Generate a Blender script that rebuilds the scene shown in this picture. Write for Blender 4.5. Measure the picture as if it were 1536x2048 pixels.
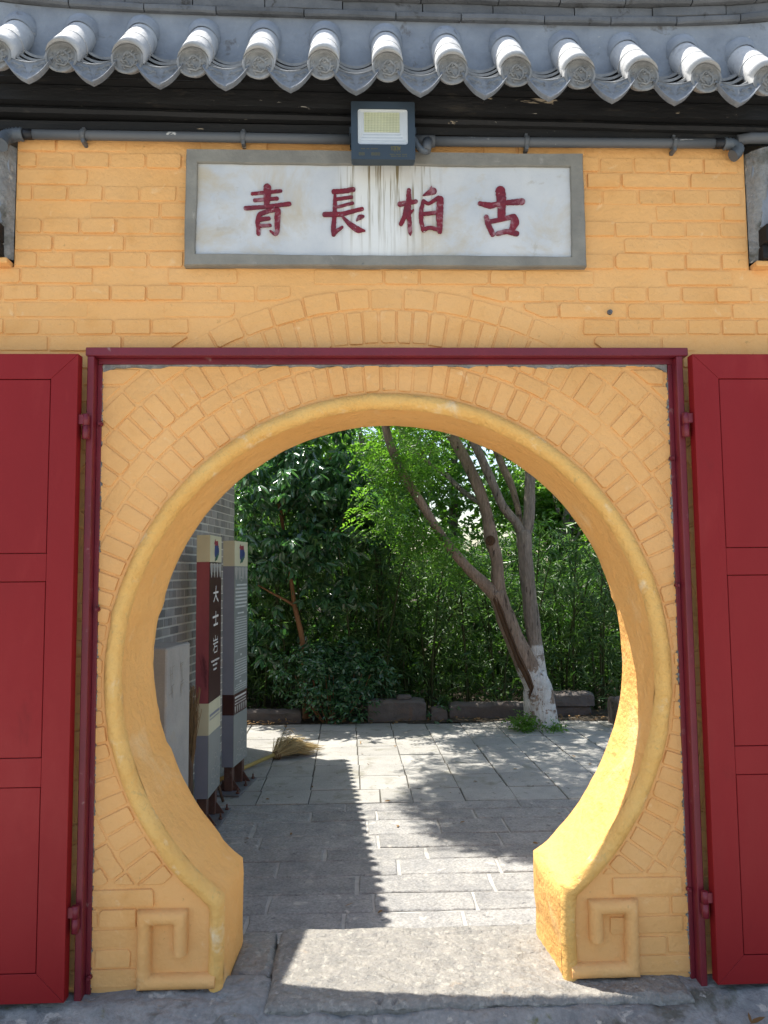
import bpy, math, random
import numpy as np
from mathutils import Vector, Matrix

for o in list(bpy.data.objects):
    bpy.data.objects.remove(o)
SC = bpy.context.scene
COL = SC.collection
rad = math.radians

# ------------------------------------------------------------------ camera
cam_data = bpy.data.cameras.new('camera')
cam = bpy.data.objects.new('camera', cam_data)
COL.objects.link(cam)
CAMP = Vector((-0.117, -2.85, 1.448))
cam.matrix_world = (Matrix.Translation(CAMP) @ Matrix.Rotation(rad(-1.922), 4, 'Z')
                    @ Matrix.Rotation(rad(90 + 4.47), 4, 'X') @ Matrix.Rotation(rad(-0.522), 4, 'Z'))
cam_data.sensor_fit = 'VERTICAL'
cam_data.sensor_height = 36.0
cam_data.lens = 36.0 * 1540.0 / 2048.0
cam_data.clip_end = 2000
cam_data.clip_start = 0.05
SC.camera = cam

# ------------------------------------------------------------------ sky and sun
SUNV = Vector((-0.32, 0.225, 1.0)).normalized()
world = bpy.data.worlds.new('World')
SC.world = world
world.use_nodes = True
wn = world.node_tree
bg = wn.nodes['Background']
sky = wn.nodes.new('ShaderNodeTexSky')
sky.sky_type = 'NISHITA'
sky.sun_disc = False
sky.sun_elevation = math.asin(SUNV.z)
sky.sun_rotation = math.atan2(SUNV.x, SUNV.y)
sky.air_density = 1.2
sky.dust_density = 2.0
wn.links.new(sky.outputs[0], bg.inputs[0])
bg.inputs[1].default_value = 0.13
sun_d = bpy.data.lights.new('sun', 'SUN')
sun_d.energy = 4.8
sun_d.angle = rad(0.53)
sun_d.color = (1.0, 0.955, 0.88)
sun = bpy.data.objects.new('sun', sun_d)
sun.rotation_euler = SUNV.to_track_quat('Z', 'Y').to_euler()
COL.objects.link(sun)
SC.view_settings.view_transform = 'Standard'
SC.view_settings.look = 'None'
SC.view_settings.gamma = 1.0
SC.view_settings.use_curve_mapping = False
SC.view_settings.exposure = 1.13
SC.render.engine = 'CYCLES'

# ------------------------------------------------------------------ helpers
RNG = random.Random(7)
NPR = np.random.default_rng(11)


def tag(o, label=None, cat=None, group=None, kind=None):
    if label: o['label'] = label
    if cat: o['category'] = cat
    if group: o['group'] = group
    if kind: o['kind'] = kind
    return o


def link(name, me, parent=None, mat=None):
    o = bpy.data.objects.new(name, me)
    COL.objects.link(o)
    if parent is not None:
        o.parent = parent
    if mat is not None and me is not None and not me.materials:
        me.materials.append(mat)
    return o


def empty(name, loc=(0, 0, 0)):
    o = bpy.data.objects.new(name, None)
    o.empty_display_size = 0.1
    COL.objects.link(o)
    o.location = loc
    return o


class MB:
    """collects verts and faces for one mesh"""

    def __init__(self):
        self.v, self.f, self.m, self.s = [], [], [], []

    def add(self, vs, fs, mi=0, smooth=False):
        b = len(self.v)
        self.v += [tuple(v) for v in vs]
        for f in fs:
            self.f.append([b + i for i in f]); self.m.append(mi); self.s.append(smooth)
        return b

    def box(self, x0, x1, y0, y1, z0, z1, mi=0, bev=0.0):
        if bev <= 0:
            vs = [(x, y, z) for z in (z0, z1) for y in (y0, y1) for x in (x0, x1)]
            self.add(vs, [(0, 2, 3, 1), (4, 5, 7, 6), (0, 1, 5, 4), (2, 6, 7, 3), (0, 4, 6, 2), (1, 3, 7, 5)], mi)
            return
        b = min(bev, (x1 - x0) * .45, (y1 - y0) * .45, (z1 - z0) * .45)
        X, Y, Z = (x0, x1), (y0, y1), (z0, z1)
        vs = []; idx = {}
        for i in (0, 1):
            for j in (0, 1):
                for k in (0, 1):
                    sx, sy, sz = (b if i == 0 else -b), (b if j == 0 else -b), (b if k == 0 else -b)
                    for a, p in enumerate([(X[i], Y[j] + sy, Z[k] + sz), (X[i] + sx, Y[j], Z[k] + sz), (X[i] + sx, Y[j] + sy, Z[k])]):
                        idx[i, j, k, a] = len(vs); vs.append(p)
        fs = []
        for i in (0, 1):
            q = [idx[i, 0, 0, 0], idx[i, 1, 0, 0], idx[i, 1, 1, 0], idx[i, 0, 1, 0]]
            fs.append(q if i else q[::-1])
            q = [idx[0, i, 0, 1], idx[0, i, 1, 1], idx[1, i, 1, 1], idx[1, i, 0, 1]]
            fs.append(q if i else q[::-1])
            q = [idx[0, 0, i, 2], idx[1, 0, i, 2], idx[1, 1, i, 2], idx[0, 1, i, 2]]
            fs.append(q if i else q[::-1])
        for i in (0, 1):
            for j in (0, 1):
                q = [idx[i, j, 0, 0], idx[i, j, 0, 1], idx[i, j, 1, 1], idx[i, j, 1, 0]]
                fs.append(q if i == j else q[::-1])
                q = [idx[i, 0, j, 0], idx[i, 0, j, 2], idx[i, 1, j, 2], idx[i, 1, j, 0]]
                fs.append(q if i != j else q[::-1])
                q = [idx[0, i, j, 1], idx[0, i, j, 2], idx[1, i, j, 2], idx[1, i, j, 1]]
                fs.append(q if i == j else q[::-1])
                for k in (0, 1):
                    t = [idx[i, j, k, 0], idx[i, j, k, 1], idx[i, j, k, 2]]
                    fs.append(t if (i + j + k) % 2 == 1 else t[::-1])
        self.add(vs, fs, mi)

    def tube(self, pts, radii, seg=10, mi=0, caps=True, smooth=True, jit=0.0, rng=None):
        pts = [Vector(p) for p in pts]
        if not hasattr(radii, '__len__'): radii = [radii] * len(pts)
        rings = []
        up = Vector((0, 0, 1))
        t0 = (pts[1] - pts[0]).normalized()
        n = t0.cross(up)
        if n.length < 1e-3: n = t0.cross(Vector((1, 0, 0)))
        n.normalize()
        for i, p in enumerate(pts):
            t = (pts[min(i + 1, len(pts) - 1)] - pts[max(i - 1, 0)]).normalized()
            n = (n - t * n.dot(t)).normalized()
            b = t.cross(n)
            r = radii[i]
            ring = []
            for k in range(seg):
                a = 2 * math.pi * k / seg
                rr = r * (1 + (jit * (rng.random() - .5) if jit else 0))
                ring.append(p + n * (rr * math.cos(a)) + b * (rr * math.sin(a)))
            rings.append(ring)
        base = self.add([v for r in rings for v in r], [], mi)
        for i in range(len(rings) - 1):
            for k in range(seg):
                k2 = (k + 1) % seg
                self.f.append([base + i * seg + k, base + (i + 1) * seg + k, base + (i + 1) * seg + k2, base + i * seg + k2])
                self.m.append(mi); self.s.append(smooth)
        if caps:
            self.f.append([base + k for k in range(seg)]); self.m.append(mi); self.s.append(False)
            self.f.append([base + (len(rings) - 1) * seg + k for k in range(seg)][::-1]); self.m.append(mi); self.s.append(False)

    def grid(self, rows, mi=0, smooth=True, close=False):
        """rows: list of equal length point lists"""
        n = len(rows[0])
        b = self.add([p for r in rows for p in r], [], mi)
        for i in range(len(rows) - 1):
            for k in range(n if close else n - 1):
                k2 = (k + 1) % n
                self.f.append([b + i * n + k, b + i * n + k2, b + (i + 1) * n + k2, b + (i + 1) * n + k])
                self.m.append(mi); self.s.append(smooth)

    def mesh(self, name, mats):
        me = bpy.data.meshes.new(name)
        me.from_pydata(self.v, [], self.f)
        if not isinstance(mats, (list, tuple)): mats = [mats]
        for m in mats: me.materials.append(m)
        me.polygons.foreach_set('material_index', self.m)
        me.polygons.foreach_set('use_smooth', self.s)
        me.update()
        return me

    def build(self, name, mats, parent=None):
        return link(name, self.mesh(name, mats), parent)


def hsh(i, j=0, k=0):
    n = (int(i) * 374761393 + int(j) * 668265263 + int(k) * 2147483647) & 0xffffffff
    n = ((n ^ (n >> 13)) * 1274126177) & 0xffffffff
    return ((n ^ (n >> 16)) & 0xffff) / 65535.0


def vnoise(x, y, seed=0):
    xi, yi = math.floor(x), math.floor(y)
    fx, fy = x - xi, y - yi
    fx = fx * fx * (3 - 2 * fx); fy = fy * fy * (3 - 2 * fy)
    a = hsh(xi, yi, seed); b = hsh(xi + 1, yi, seed); c = hsh(xi, yi + 1, seed); d = hsh(xi + 1, yi + 1, seed)
    return (a * (1 - fx) + b * fx) * (1 - fy) + (c * (1 - fx) + d * fx) * fy - .5


def fbm(x, y, seed=0, o=4):
    s, a = 0, 1
    for i in range(o):
        s += a * vnoise(x, y, seed + i); x *= 2.03; y *= 2.03; a *= .5
    return s


# ------------------------------------------------------------------ materials
def newmat(name):
    m = bpy.data.materials.new(name)
    m.use_nodes = True
    nt = m.node_tree
    return m, nt, nt.nodes['Principled BSDF']


def node(nt, kind, **kw):
    n = nt.nodes.new(kind)
    for k, v in kw.items():
        if k.startswith('i_'):
            n.inputs[k[2:]].default_value = v
        else:
            setattr(n, k, v)
    return n


def noise(nt, vec, scale, detail=4, rough=.6, dist=0.0):
    n = nt.nodes.new('ShaderNodeTexNoise')
    n.inputs['Scale'].default_value = scale
    n.inputs['Detail'].default_value = detail
    n.inputs['Roughness'].default_value = rough
    n.inputs['Distortion'].default_value = dist
    nt.links.new(vec, n.inputs['Vector'])
    return n.outputs['Fac']


def ramp(nt, fac, stops):
    r = nt.nodes.new('ShaderNodeValToRGB')
    el = r.color_ramp.elements
    while len(el) < len(stops): el.new(.5)
    for e, (p, c) in zip(el, stops):
        e.position = p
        e.color = c if len(c) == 4 else (*c, 1)
    nt.links.new(fac, r.inputs[0])
    return r.outputs[0]


def mix(nt, fac, a, b, mode='MIX'):
    n = nt.nodes.new('ShaderNodeMix')
    n.data_type = 'RGBA'; n.blend_type = mode
    for s, v in ((n.inputs['Factor'], fac), (n.inputs['A'], a), (n.inputs['B'], b)):
        if hasattr(v, 'is_output'): nt.links.new(v, s)
        elif isinstance(v, (int, float)): s.default_value = v
        else: s.default_value = (*v, 1) if len(v) == 3 else v
    return n.outputs['Result']


def stops2(a, b, lo=0.0, hi=1.0):
    return [(a, (lo,) * 3), (b, (hi,) * 3)]


def bump(nt, bsdf, height, strength, dist=0.01, prev=None):
    b = nt.nodes.new('ShaderNodeBump')
    b.inputs['Strength'].default_value = strength
    b.inputs['Distance'].default_value = dist
    nt.links.new(height, b.inputs['Height'])
    if prev is not None: nt.links.new(prev, b.inputs['Normal'])
    nt.links.new(b.outputs[0], bsdf.inputs['Normal'])
    return b.outputs[0]


def coords(nt, scale=(1, 1, 1)):
    g = nt.nodes.new('ShaderNodeNewGeometry')
    if scale == (1, 1, 1): return g.outputs['Position']
    mp = nt.nodes.new('ShaderNodeMapping')
    mp.inputs['Scale'].default_value = scale
    nt.links.new(g.outputs['Position'], mp.inputs['Vector'])
    return mp.outputs[0]


def pmat(name, c1, c2, scale=6, rough=.8, bs=.3, bscale=60, bdist=.004, var=0.0, spots=None, fine=.0, spec=.3, vec=(1, 1, 1), rr=.0, metal=0, island=False):
    """two-tone weathered procedural material; spots = list of (colour, noise scale, threshold, softness)"""
    m, nt, b = newmat(name)
    P = coords(nt, vec)
    f = ramp(nt, noise(nt, P, scale, 6), stops2(.32, .68))
    col = mix(nt, f, c1, c2)
    if fine:
        g = noise(nt, P, bscale * 1.7, 3)
        col = mix(nt, fine, col, ramp(nt, g, stops2(.3, .7, .25, 1.0)), 'MULTIPLY')
    for sp in (spots or []):
        sc, th, so = sp[1], sp[2], sp[3]
        k = ramp(nt, noise(nt, P, sc, 5, .65, .4), stops2(th, min(1, th + so)))
        col = mix(nt, k, col, sp[0])
    if var:
        if island:
            rnd = nt.nodes.new('ShaderNodeNewGeometry').outputs['Random Per Island']
        else:
            rnd = nt.nodes.new('ShaderNodeObjectInfo').outputs['Random']
        col = mix(nt, 1.0, col, ramp(nt, rnd, stops2(0, 1, 1 - var, 1.0)), 'MULTIPLY')
    nt.links.new(col, b.inputs['Base Color'])
    b.inputs['Roughness'].default_value = rough
    b.inputs['Metallic'].default_value = metal
    b.inputs['Specular IOR Level'].default_value = spec
    if rr:
        r = ramp(nt, noise(nt, P, scale * 2.3, 4), stops2(.3, .7, max(0, rough - rr), min(1, rough + rr)))
        nt.links.new(r, b.inputs['Roughness'])
    if bs:
        n1 = bump(nt, b, noise(nt, P, bscale, 6, .65), bs, bdist)
        bump(nt, b, noise(nt, P, bscale * .17, 3), bs * .8, bdist * 3, n1)
    return m


def flat(name, c, rough=.6, spec=.3, metal=0):
    return pmat(name, c, tuple(x * .86 for x in c), scale=9, rough=rough, bs=.08, bscale=120, spec=spec, metal=metal)


YEL = pmat('yellow_wall_paint', (.80, .445, .172), (.76, .40, .138), 3.0, .78, .8, 50, .006, var=.06,
           spots=[((.72, .36, .115), 6, .58, .2), ((.82, .52, .25), 13, .63, .10), ((.60, .33, .12), 34, .66, .06), ((.30, .19, .11), 70, .735, .02)], spec=.25)
YELB = pmat('yellow_roll_paint', (.80, .48, .15), (.76, .42, .115), 5.0, .72, 1.0, 40, .012,
            spots=[((.84, .64, .38), 9, .60, .16), ((.62, .40, .14), 22, .62, .1), ((.36, .27, .17), 42, .74, .04)], spec=.3)
YELR = pmat('yellow_reveal_paint', (.81, .44, .14), (.77, .395, .11), 2.5, .72, .9, 34, .012,
            spots=[((.82, .55, .26), 4, .58, .2), ((.68, .36, .10), 9, .60, .15), ((.45, .38, .30), 55, .76, .03)], spec=.3)
RED = pmat('red_door_paint', (.235, .011, .013), (.21, .009, .011), 2.2, .50, .22, 130, .0015,
           spots=[((.25, .018, .018), 3, .55, .2), ((.19, .010, .011), 7, .62, .15), ((.30, .10, .09), 42, .76, .02), ((.50, .36, .32), 62, .775, .012)], spec=.22, rr=.08, vec=(1.4, 1, .55))
REDF = pmat('dark_red_steel_paint', (.17, .012, .022), (.13, .010, .02), 6, .45, .3, 120, .002,
            spots=[((.30, .17, .16), 18, .64, .12), ((.6, .45, .42), 60, .76, .03), ((.07, .03, .025), 22, .70, .08)], spec=.45)
BLACK = pmat('black_cornice_paint', (.006, .006, .0065), (.012, .0115, .011), 4, .7, .5, 60, .005,
             spots=[((.06, .05, .038), 4, .62, .15), ((.035, .03, .024), 22, .60, .12), ((.36, .29, .2), 9, .68, .015), ((.42, .38, .32), 34, .70, .02)], spec=.35, vec=(.45, 1, 1.6))
TILE = pmat('grey_roof_tile', (.54, .54, .525), (.44, .44, .435), 14, .82, .45, 90, .004, var=.14,
            spots=[((.56, .56, .54), 22, .60, .15), ((.17, .165, .155), 30, .68, .07), ((.27, .27, .265), 9, .58, .12)], spec=.3)
TILED = pmat('blue_grey_drip_tile', (.24, .26, .285), (.155, .17, .19), 26, .8, .5, 120, .004, var=.25, spots=[((.34, .34, .33), 30, .62, .1), ((.07, .07, .07), 24, .64, .08)], spec=.3)
TILEF = pmat('grey_disc_tile', (.33, .33, .32), (.21, .215, .215), 30, .85, .4, 150, .003, var=.25,
             spots=[((.36, .35, .33), 40, .62, .1)], spec=.25)
PLAST = pmat('grey_lime_plaster', (.29, .315, .345), (.19, .21, .24), 6, .85, .6, 60, .006,
             spots=[((.11, .10, .09), 7, .60, .10), ((.44, .43, .40), 26, .68, .08)], spec=.25)
RIDGE = pmat('weathered_ridge_brick', (.115, .12, .125), (.18, .185, .19), 9, .9, .6, 80, .006, var=.25,
             spots=[((.06, .055, .05), 13, .6, .12), ((.33, .30, .24), 21, .68, .08)], spec=.2)
PLQW, nt_, b_ = newmat('whitewashed_plaque')
P_ = coords(nt_)
c_ = mix(nt_, ramp(nt_, noise(nt_, P_, 5, 6), stops2(.35, .65)), (.58, .58, .56), (.48, .495, .50))
c_ = mix(nt_, ramp(nt_, noise(nt_, P_, 3.2, 6, .7, .5), stops2(.48, .66, 0, .85)), c_, (.48, .40, .27))
c_ = mix(nt_, ramp(nt_, noise(nt_, P_, 11, 6, .7, .5), stops2(.60, .68, 0, .6)), c_, (.40, .37, .31))
st = noise(nt_, coords(nt_, (55, 1, 2.2)), 1.0, 4, .6)
sx = nt_.nodes.new('ShaderNodeSeparateXYZ'); nt_.links.new(P_, sx.inputs[0])
wx = ramp(nt_, sx.outputs[0], [(0, (0, 0, 0)), (1, (1, 1, 1))])
mr = nt_.nodes.new('ShaderNodeMapRange'); mr.inputs[1].default_value = -.20; mr.inputs[2].default_value = .22
nt_.links.new(sx.outputs[0], mr.inputs[0])
win = ramp(nt_, mr.outputs[0], [(0, (0, 0, 0)), (.16, (1, 1, 1)), (.75, (1, 1, 1)), (1, (0, 0, 0))])
c_ = mix(nt_, mix(nt_, 1.0, win, ramp(nt_, noise(nt_, P_, 2.5, 3), stops2(.2, .5)), 'MULTIPLY'), c_, (.70, .69, .64))
sk = mix(nt_, 1.0, ramp(nt_, st, stops2(.50, .60)), win, 'MULTIPLY')
mz = nt_.nodes.new('ShaderNodeMapRange'); mz.inputs[1].default_value = 2.66; mz.inputs[2].default_value = 2.98
nt_.links.new(sx.outputs[2], mz.inputs[0])
sk = mix(nt_, 1.0, sk, ramp(nt_, mz.outputs[0], stops2(.0, .9, .15, 1.0)), 'MULTIPLY')
c_ = mix(nt_, sk, c_, (.20, .15, .065))
nt_.links.new(c_, b_.inputs['Base Color']); b_.inputs['Roughness'].default_value = .85
bump(nt_, b_, noise(nt_, P_, 70, 5), .3, .003)
PLQG = pmat('grey_cement_border', (.27, .255, .215), (.19, .18, .155), 8, .9, .5, 90, .004,
            spots=[((.36, .34, .30), 14, .64, .12), ((.11, .11, .10), 17, .66, .1)], spec=.2)
CHAR = pmat('dark_red_lettering', (.20, .012, .024), (.13, .020, .034), 18, .65, .8, 110, .005,
            spots=[((.30, .14, .155), 24, .54, .10), ((.10, .02, .03), 30, .62, .08), ((.60, .55, .5), 62, .665, .025)], spec=.35)
CEM = pmat('rough_cement', (.34, .33, .305), (.21, .21, .205), 7, .9, 1.0, 35, .014, fine=.35,
           spots=[((.11, .105, .085), 6, .54, .12), ((.42, .39, .34), 14, .60, .08), ((.15, .15, .075), 9, .64, .08), ((.30, .22, .14), 11, .66, .06)], spec=.25)
SILL = pmat('worn_sill_stone', (.33, .305, .265), (.22, .21, .19), 11, .55, 1.0, 45, .016,
            spots=[((.40, .375, .32), 34, .54, .16), ((.19, .175, .15), 12, .58, .14), ((.30, .22, .15), 7, .64, .12)], fine=.35, spec=.4, rr=.12)
BLKST = pmat('rough_path_stone', (.41, .395, .365), (.29, .285, .275), 8, .82, 1.0, 50, .010, var=.18, fine=.55,
             spots=[((.46, .43, .38), 9, .60, .1), ((.13, .13, .13), 26, .62, .08)], spec=.3)
SLAB = pmat('courtyard_paver', (.40, .385, .35), (.32, .31, .285), 4, .85, .5, 70, .004, var=.16, fine=.35,
            spots=[((.22, .21, .17), 5, .55, .15), ((.16, .15, .125), 18, .62, .06)], spec=.25)
JOINT = pmat('dark_paving_joint', (.055, .05, .04), (.09, .085, .07), 12, .95, .5, 60, .005)
MORTP = pmat('pale_path_mortar', (.40, .385, .35), (.29, .28, .26), 12, .95, .6, 60, .006)
PLAZA = pmat('pale_plaza_concrete', (.40, .385, .35), (.34, .33, .30), 3, .9, .4, 40, .006, spots=[((.25, .24, .21), 2, .62, .2)])
SOIL = pmat('dark_soil', (.045, .036, .025), (.075, .06, .042), 8, 1.0, .8, 30, .02)
GRND = pmat('ground_earth', (.12, .11, .085), (.16, .145, .115), 1, .95, .4, 12, .02)
GBRICK = pmat('grey_building_brick', (.42, .385, .345), (.31, .295, .285), 9, .9, .5, 110, .003, var=.42,
              spots=[((.48, .45, .40), 15, .64, .1), ((.12, .12, .125), 11, .68, .08)], spec=.2)
GBRICKI = pmat('grey_building_brick_courses', (.42, .385, .345), (.31, .295, .285), 9, .9, .5, 110, .003, var=.42, island=True)
GMORT = pmat('pale_wall_mortar', (.62, .58, .52), (.52, .49, .44), 12, .95, .5, 70, .004)
STELE = pmat('stele_stone', (.37, .36, .335), (.30, .295, .28), 6, .8, .35, 70, .003, spots=[((.34, .31, .25), 7, .63, .12)], fine=.15)
STELEI = flat('faint_engraving', (.27, .24, .20), .9)
SGREY = pmat('sign_slate_enamel', (.20, .215, .265), (.175, .19, .235), 6, .5, .1, 160, .001, spec=.4)
SGREY2 = pmat('sign_green_grey_enamel', (.20, .22, .215), (.175, .195, .19), 6, .5, .1, 160, .001, spec=.4)
SRED = pmat('sign_faded_red_paint', (.27, .07, .08), (.20, .045, .06), 7, .6, .2, 90, .002,
            spots=[((.09, .02, .03), 8, .60, .12), ((.42, .36, .33), 26, .76, .02)], vec=(1, 1, .3))
SBRN = pmat('sign_dark_brown_enamel', (.05, .018, .016), (.04, .014, .013), 6, .45, .1, 160, .001, spec=.4)
SCRM = pmat('sign_cream_enamel', (.55, .53, .38), (.48, .465, .33), 5, .5, .1, 120, .001)
SWHT = flat('sign_white_print', (.62, .62, .60), .6)
SPAT = flat('sign_pale_pattern', (.36, .36, .34), .6)
STXT = flat('sign_grey_print', (.52, .55, .54), .6)
EMR, EMB, EMG = flat('emblem_red', (.28, .04, .06)), flat('emblem_blue', (.05, .07, .20)), flat('emblem_green', (.06, .15, .11))
RUST = pmat('rusty_brown_steel', (.07, .03, .022), (.10, .055, .04), 14, .7, .4, 120, .003, spots=[((.16, .14, .13), 12, .6, .15)], spec=.4)
STEEL = pmat('grey_base_plate', (.13, .135, .145), (.09, .085, .085), 9, .55, .3, 120, .002, spots=[((.10, .05, .035), 12, .62, .1)], spec=.5)
PIPE = pmat('grey_pvc_pipe', (.10, .105, .11), (.085, .09, .095), 8, .5, .1, 120, .001, spec=.45,
            spots=[((.50, .48, .44), 22, .66, .012)], vec=(.3, 1, 1))
CORR = flat('grey_corrugated_plastic', (.095, .11, .125), .45, .45)
DARKP = flat('black_plastic', (.012, .012, .014), .45, .4)
LBODY = pmat('slate_lamp_casting', (.032, .048, .062), (.027, .040, .053), 8, .5, .1, 160, .001, spec=.45, spots=[((.10, .11, .115), 24, .70, .08)])
LREFL = pmat('white_reflector', (.58, .60, .59), (.50, .52, .52), 10, .35, .05, 120, .001, spec=.5)
LEDB = flat('led_board', (.30, .31, .20), .5)
LED = flat('pale_yellow_led', (.66, .66, .42), .35, .5)
LTXT = flat('ochre_lamp_print', (.13, .115, .05), .6)
STRAW = pmat('pale_straw', (.60, .47, .24), (.48, .35, .16), 30, .8, 0, 60, var=.4, island=True)
STRAWD = pmat('dry_brown_straw', (.24, .155, .07), (.16, .10, .05), 30, .85, 0, 60, var=.5, island=True)
HANDLE = pmat('yellow_plastic_handle', (.38, .28, .09), (.30, .21, .06), 20, .45, .1, 90, .001)
WOOD = pmat('dark_stick_wood', (.10, .065, .04), (.06, .04, .028), 20, .85, .5, 60, .004, vec=(1, 1, .2))
KERB = pmat('old_kerb_stone', (.15, .125, .11), (.10, .088, .082), 7, .9, .7, 45, .01, var=.2,
            spots=[((.15, .10, .075), 6, .56, .15), ((.06, .065, .04), 8, .62, .12)])
BARK = pmat('grey_brown_bark', (.37, .27, .20), (.21, .15, .11), 7, .95, 1.0, 26, .02, vec=(1.8, 1.8, .4), fine=.55,
            spots=[((.06, .042, .03), 9, .57, .06), ((.24, .20, .155), 12, .62, .1)])
BARKB = pmat('grey_furrowed_bark', (.34, .28, .23), (.20, .17, .14), 8, .95, 1.0, 30, .02, vec=(2.0, 2.0, .3), fine=.6,
             spots=[((.05, .04, .032), 12, .57, .06)])
BARKO = pmat('orange_brown_bark', (.25, .125, .055), (.17, .08, .04), 8, .9, .6, 40, .006, vec=(1.3, 1.3, .4))
LIME = pmat('flaking_whitewash', (.58, .56, .53), (.46, .435, .40), 9, .95, .8, 40, .008, vec=(1.3, 1.3, .7),
            spots=[((.17, .125, .09), 9, .58, .05), ((.24, .20, .17), 21, .66, .05)])
WOUND = pmat('dark_split_wood', (.05, .028, .016), (.11, .06, .032), 14, .95, 1.0, 40, .01, vec=(2, 2, .3))
CULM = flat('bamboo_culm_green', (.045, .055, .018), .6)
IRON = flat('rusty_bolt', (.10, .045, .03), .6, .4)


def whitewash(name, bark, z0, amp):
    """bark with lime wash brushed on up to an uneven height, flaking"""
    m = bark.copy(); m.name = name
    nt = m.node_tree; b = nt.nodes['Principled BSDF']
    col = b.inputs['Base Color'].links[0].from_socket
    P = coords(nt)
    sp = nt.nodes.new('ShaderNodeSeparateXYZ'); nt.links.new(P, sp.inputs[0])
    nz = noise(nt, coords(nt, (1.3, 1.3, .6)), 11, 6, .7, .6)
    mth = nt.nodes.new('ShaderNodeMath'); mth.operation = 'MULTIPLY_ADD'
    nt.links.new(nz, mth.inputs[0]); mth.inputs[1].default_value = amp; nt.links.new(sp.outputs[2], mth.inputs[2])
    mr_ = nt.nodes.new('ShaderNodeMapRange'); mr_.inputs[1].default_value = z0 + amp * .5 + .012; mr_.inputs[2].default_value = z0 + amp * .5 - .012
    nt.links.new(mth.outputs[0], mr_.inputs[0])
    lime = mix(nt, ramp(nt, noise(nt, P, 14, 5), stops2(.35, .65)), (.62, .60, .57), (.47, .445, .41))
    k = mix(nt, 1.0, mr_.outputs[0], ramp(nt, noise(nt, P, 9, 7, .75, .9), stops2(.53, .57, 1, 0)), 'MULTIPLY')
    nt.links.new(mix(nt, k, col, lime), b.inputs['Base Color'])
    return m


BARKW = whitewash('whitewashed_brown_bark', BARK, .48, .5)
BARKBW = whitewash('whitewashed_grey_bark', BARKB, .70, .06)


def leafmat(name, c1, c2, trans, rough=.45, spec=.5, tc=None, tw=.35):
    m, nt, b = newmat(name)
    g = nt.nodes.new('ShaderNodeNewGeometry')
    col = ramp(nt, g.outputs['Random Per Island'], [(0, c1), (.55, tuple((a + d) / 2 for a, d in zip(c1, c2))), (.93, c2), (1, tuple(min(1, x * 1.35) for x in c2))])
    nt.links.new(col, b.inputs['Base Color'])
    b.inputs['Roughness'].default_value = rough
    b.inputs['Specular IOR Level'].default_value = spec
    t = nt.nodes.new('ShaderNodeBsdfTranslucent')
    tcol = mix(nt, 1.0, col, trans, 'MULTIPLY')
    nt.links.new(tcol, t.inputs['Color'])
    ms = nt.nodes.new('ShaderNodeMixShader')
    ms.inputs[0].default_value = tw
    nt.links.new(b.outputs[0], ms.inputs[1]); nt.links.new(t.outputs[0], ms.inputs[2])
    nt.links.new(ms.outputs[0], nt.nodes['Material Output'].inputs['Surface'])
    return m


LF_BROAD = leafmat('glossy_dark_leaf', (.036, .095, .052), (.10, .195, .095), (1.5, 1.9, .7), .20, 1.0, tw=.35)
LF_LOCUST = leafmat('fresh_green_leaflet', (.075, .16, .032), (.14, .235, .055), (1.6, 2.0, .6), .42, .4, tw=.5)
LF_BAMBOO = leafmat('bamboo_leaf', (.032, .085, .030), (.115, .19, .06), (1.4, 1.8, .6), .4, .45, tw=.35)
LF_FAR = leafmat('background_leaf', (.075, .16, .034), (.15, .245, .06), (1.7, 2.1, .6), .40, .5, tw=.5)
LF_DRY = leafmat('dry_fallen_leaf', (.15, .085, .035), (.26, .16, .07), (1, 1, 1), .8, .2, tw=.1)

# ------------------------------------------------------------------ the setting: ground sheets
mb = MB()
mb.add([(-250, -250, -.30), (250, -250, -.30), (250, 250, -.30), (-250, 250, -.30)], [(0, 1, 2, 3)])
tag(mb.build('ground', GRND), kind='structure')
mb = MB(); mb.box(-14, 14, -16, -.42, -.29, -.075)
tag(mb.build('plaza_pavement', PLAZA), kind='structure')

# cement ledge along the foot of the wall
mb = MB()
rows = []
for iy in range(0, 29):
    Y = -.44 + iy * .018
    r = []
    for ix in range(0, 161):
        X = -2.4 + ix * .03
        t = max(0, min(1, (Y + .27 + .03 * fbm(X * 3, 1, 5)) / .20))
        t = t * t * (3 - 2 * t)
        z = -.073 + .066 * t + .018 * fbm(X * 6, Y * 9, 3) + .012 * fbm(X * 22, Y * 25, 9)
        if -.43 < X < 1.0 and Y > -.12: z -= .03
        r.append((X, Y, z))
    rows.append(r)
mb.grid(rows)
tag(mb.build('cement_ledge', CEM), kind='structure')


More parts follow.
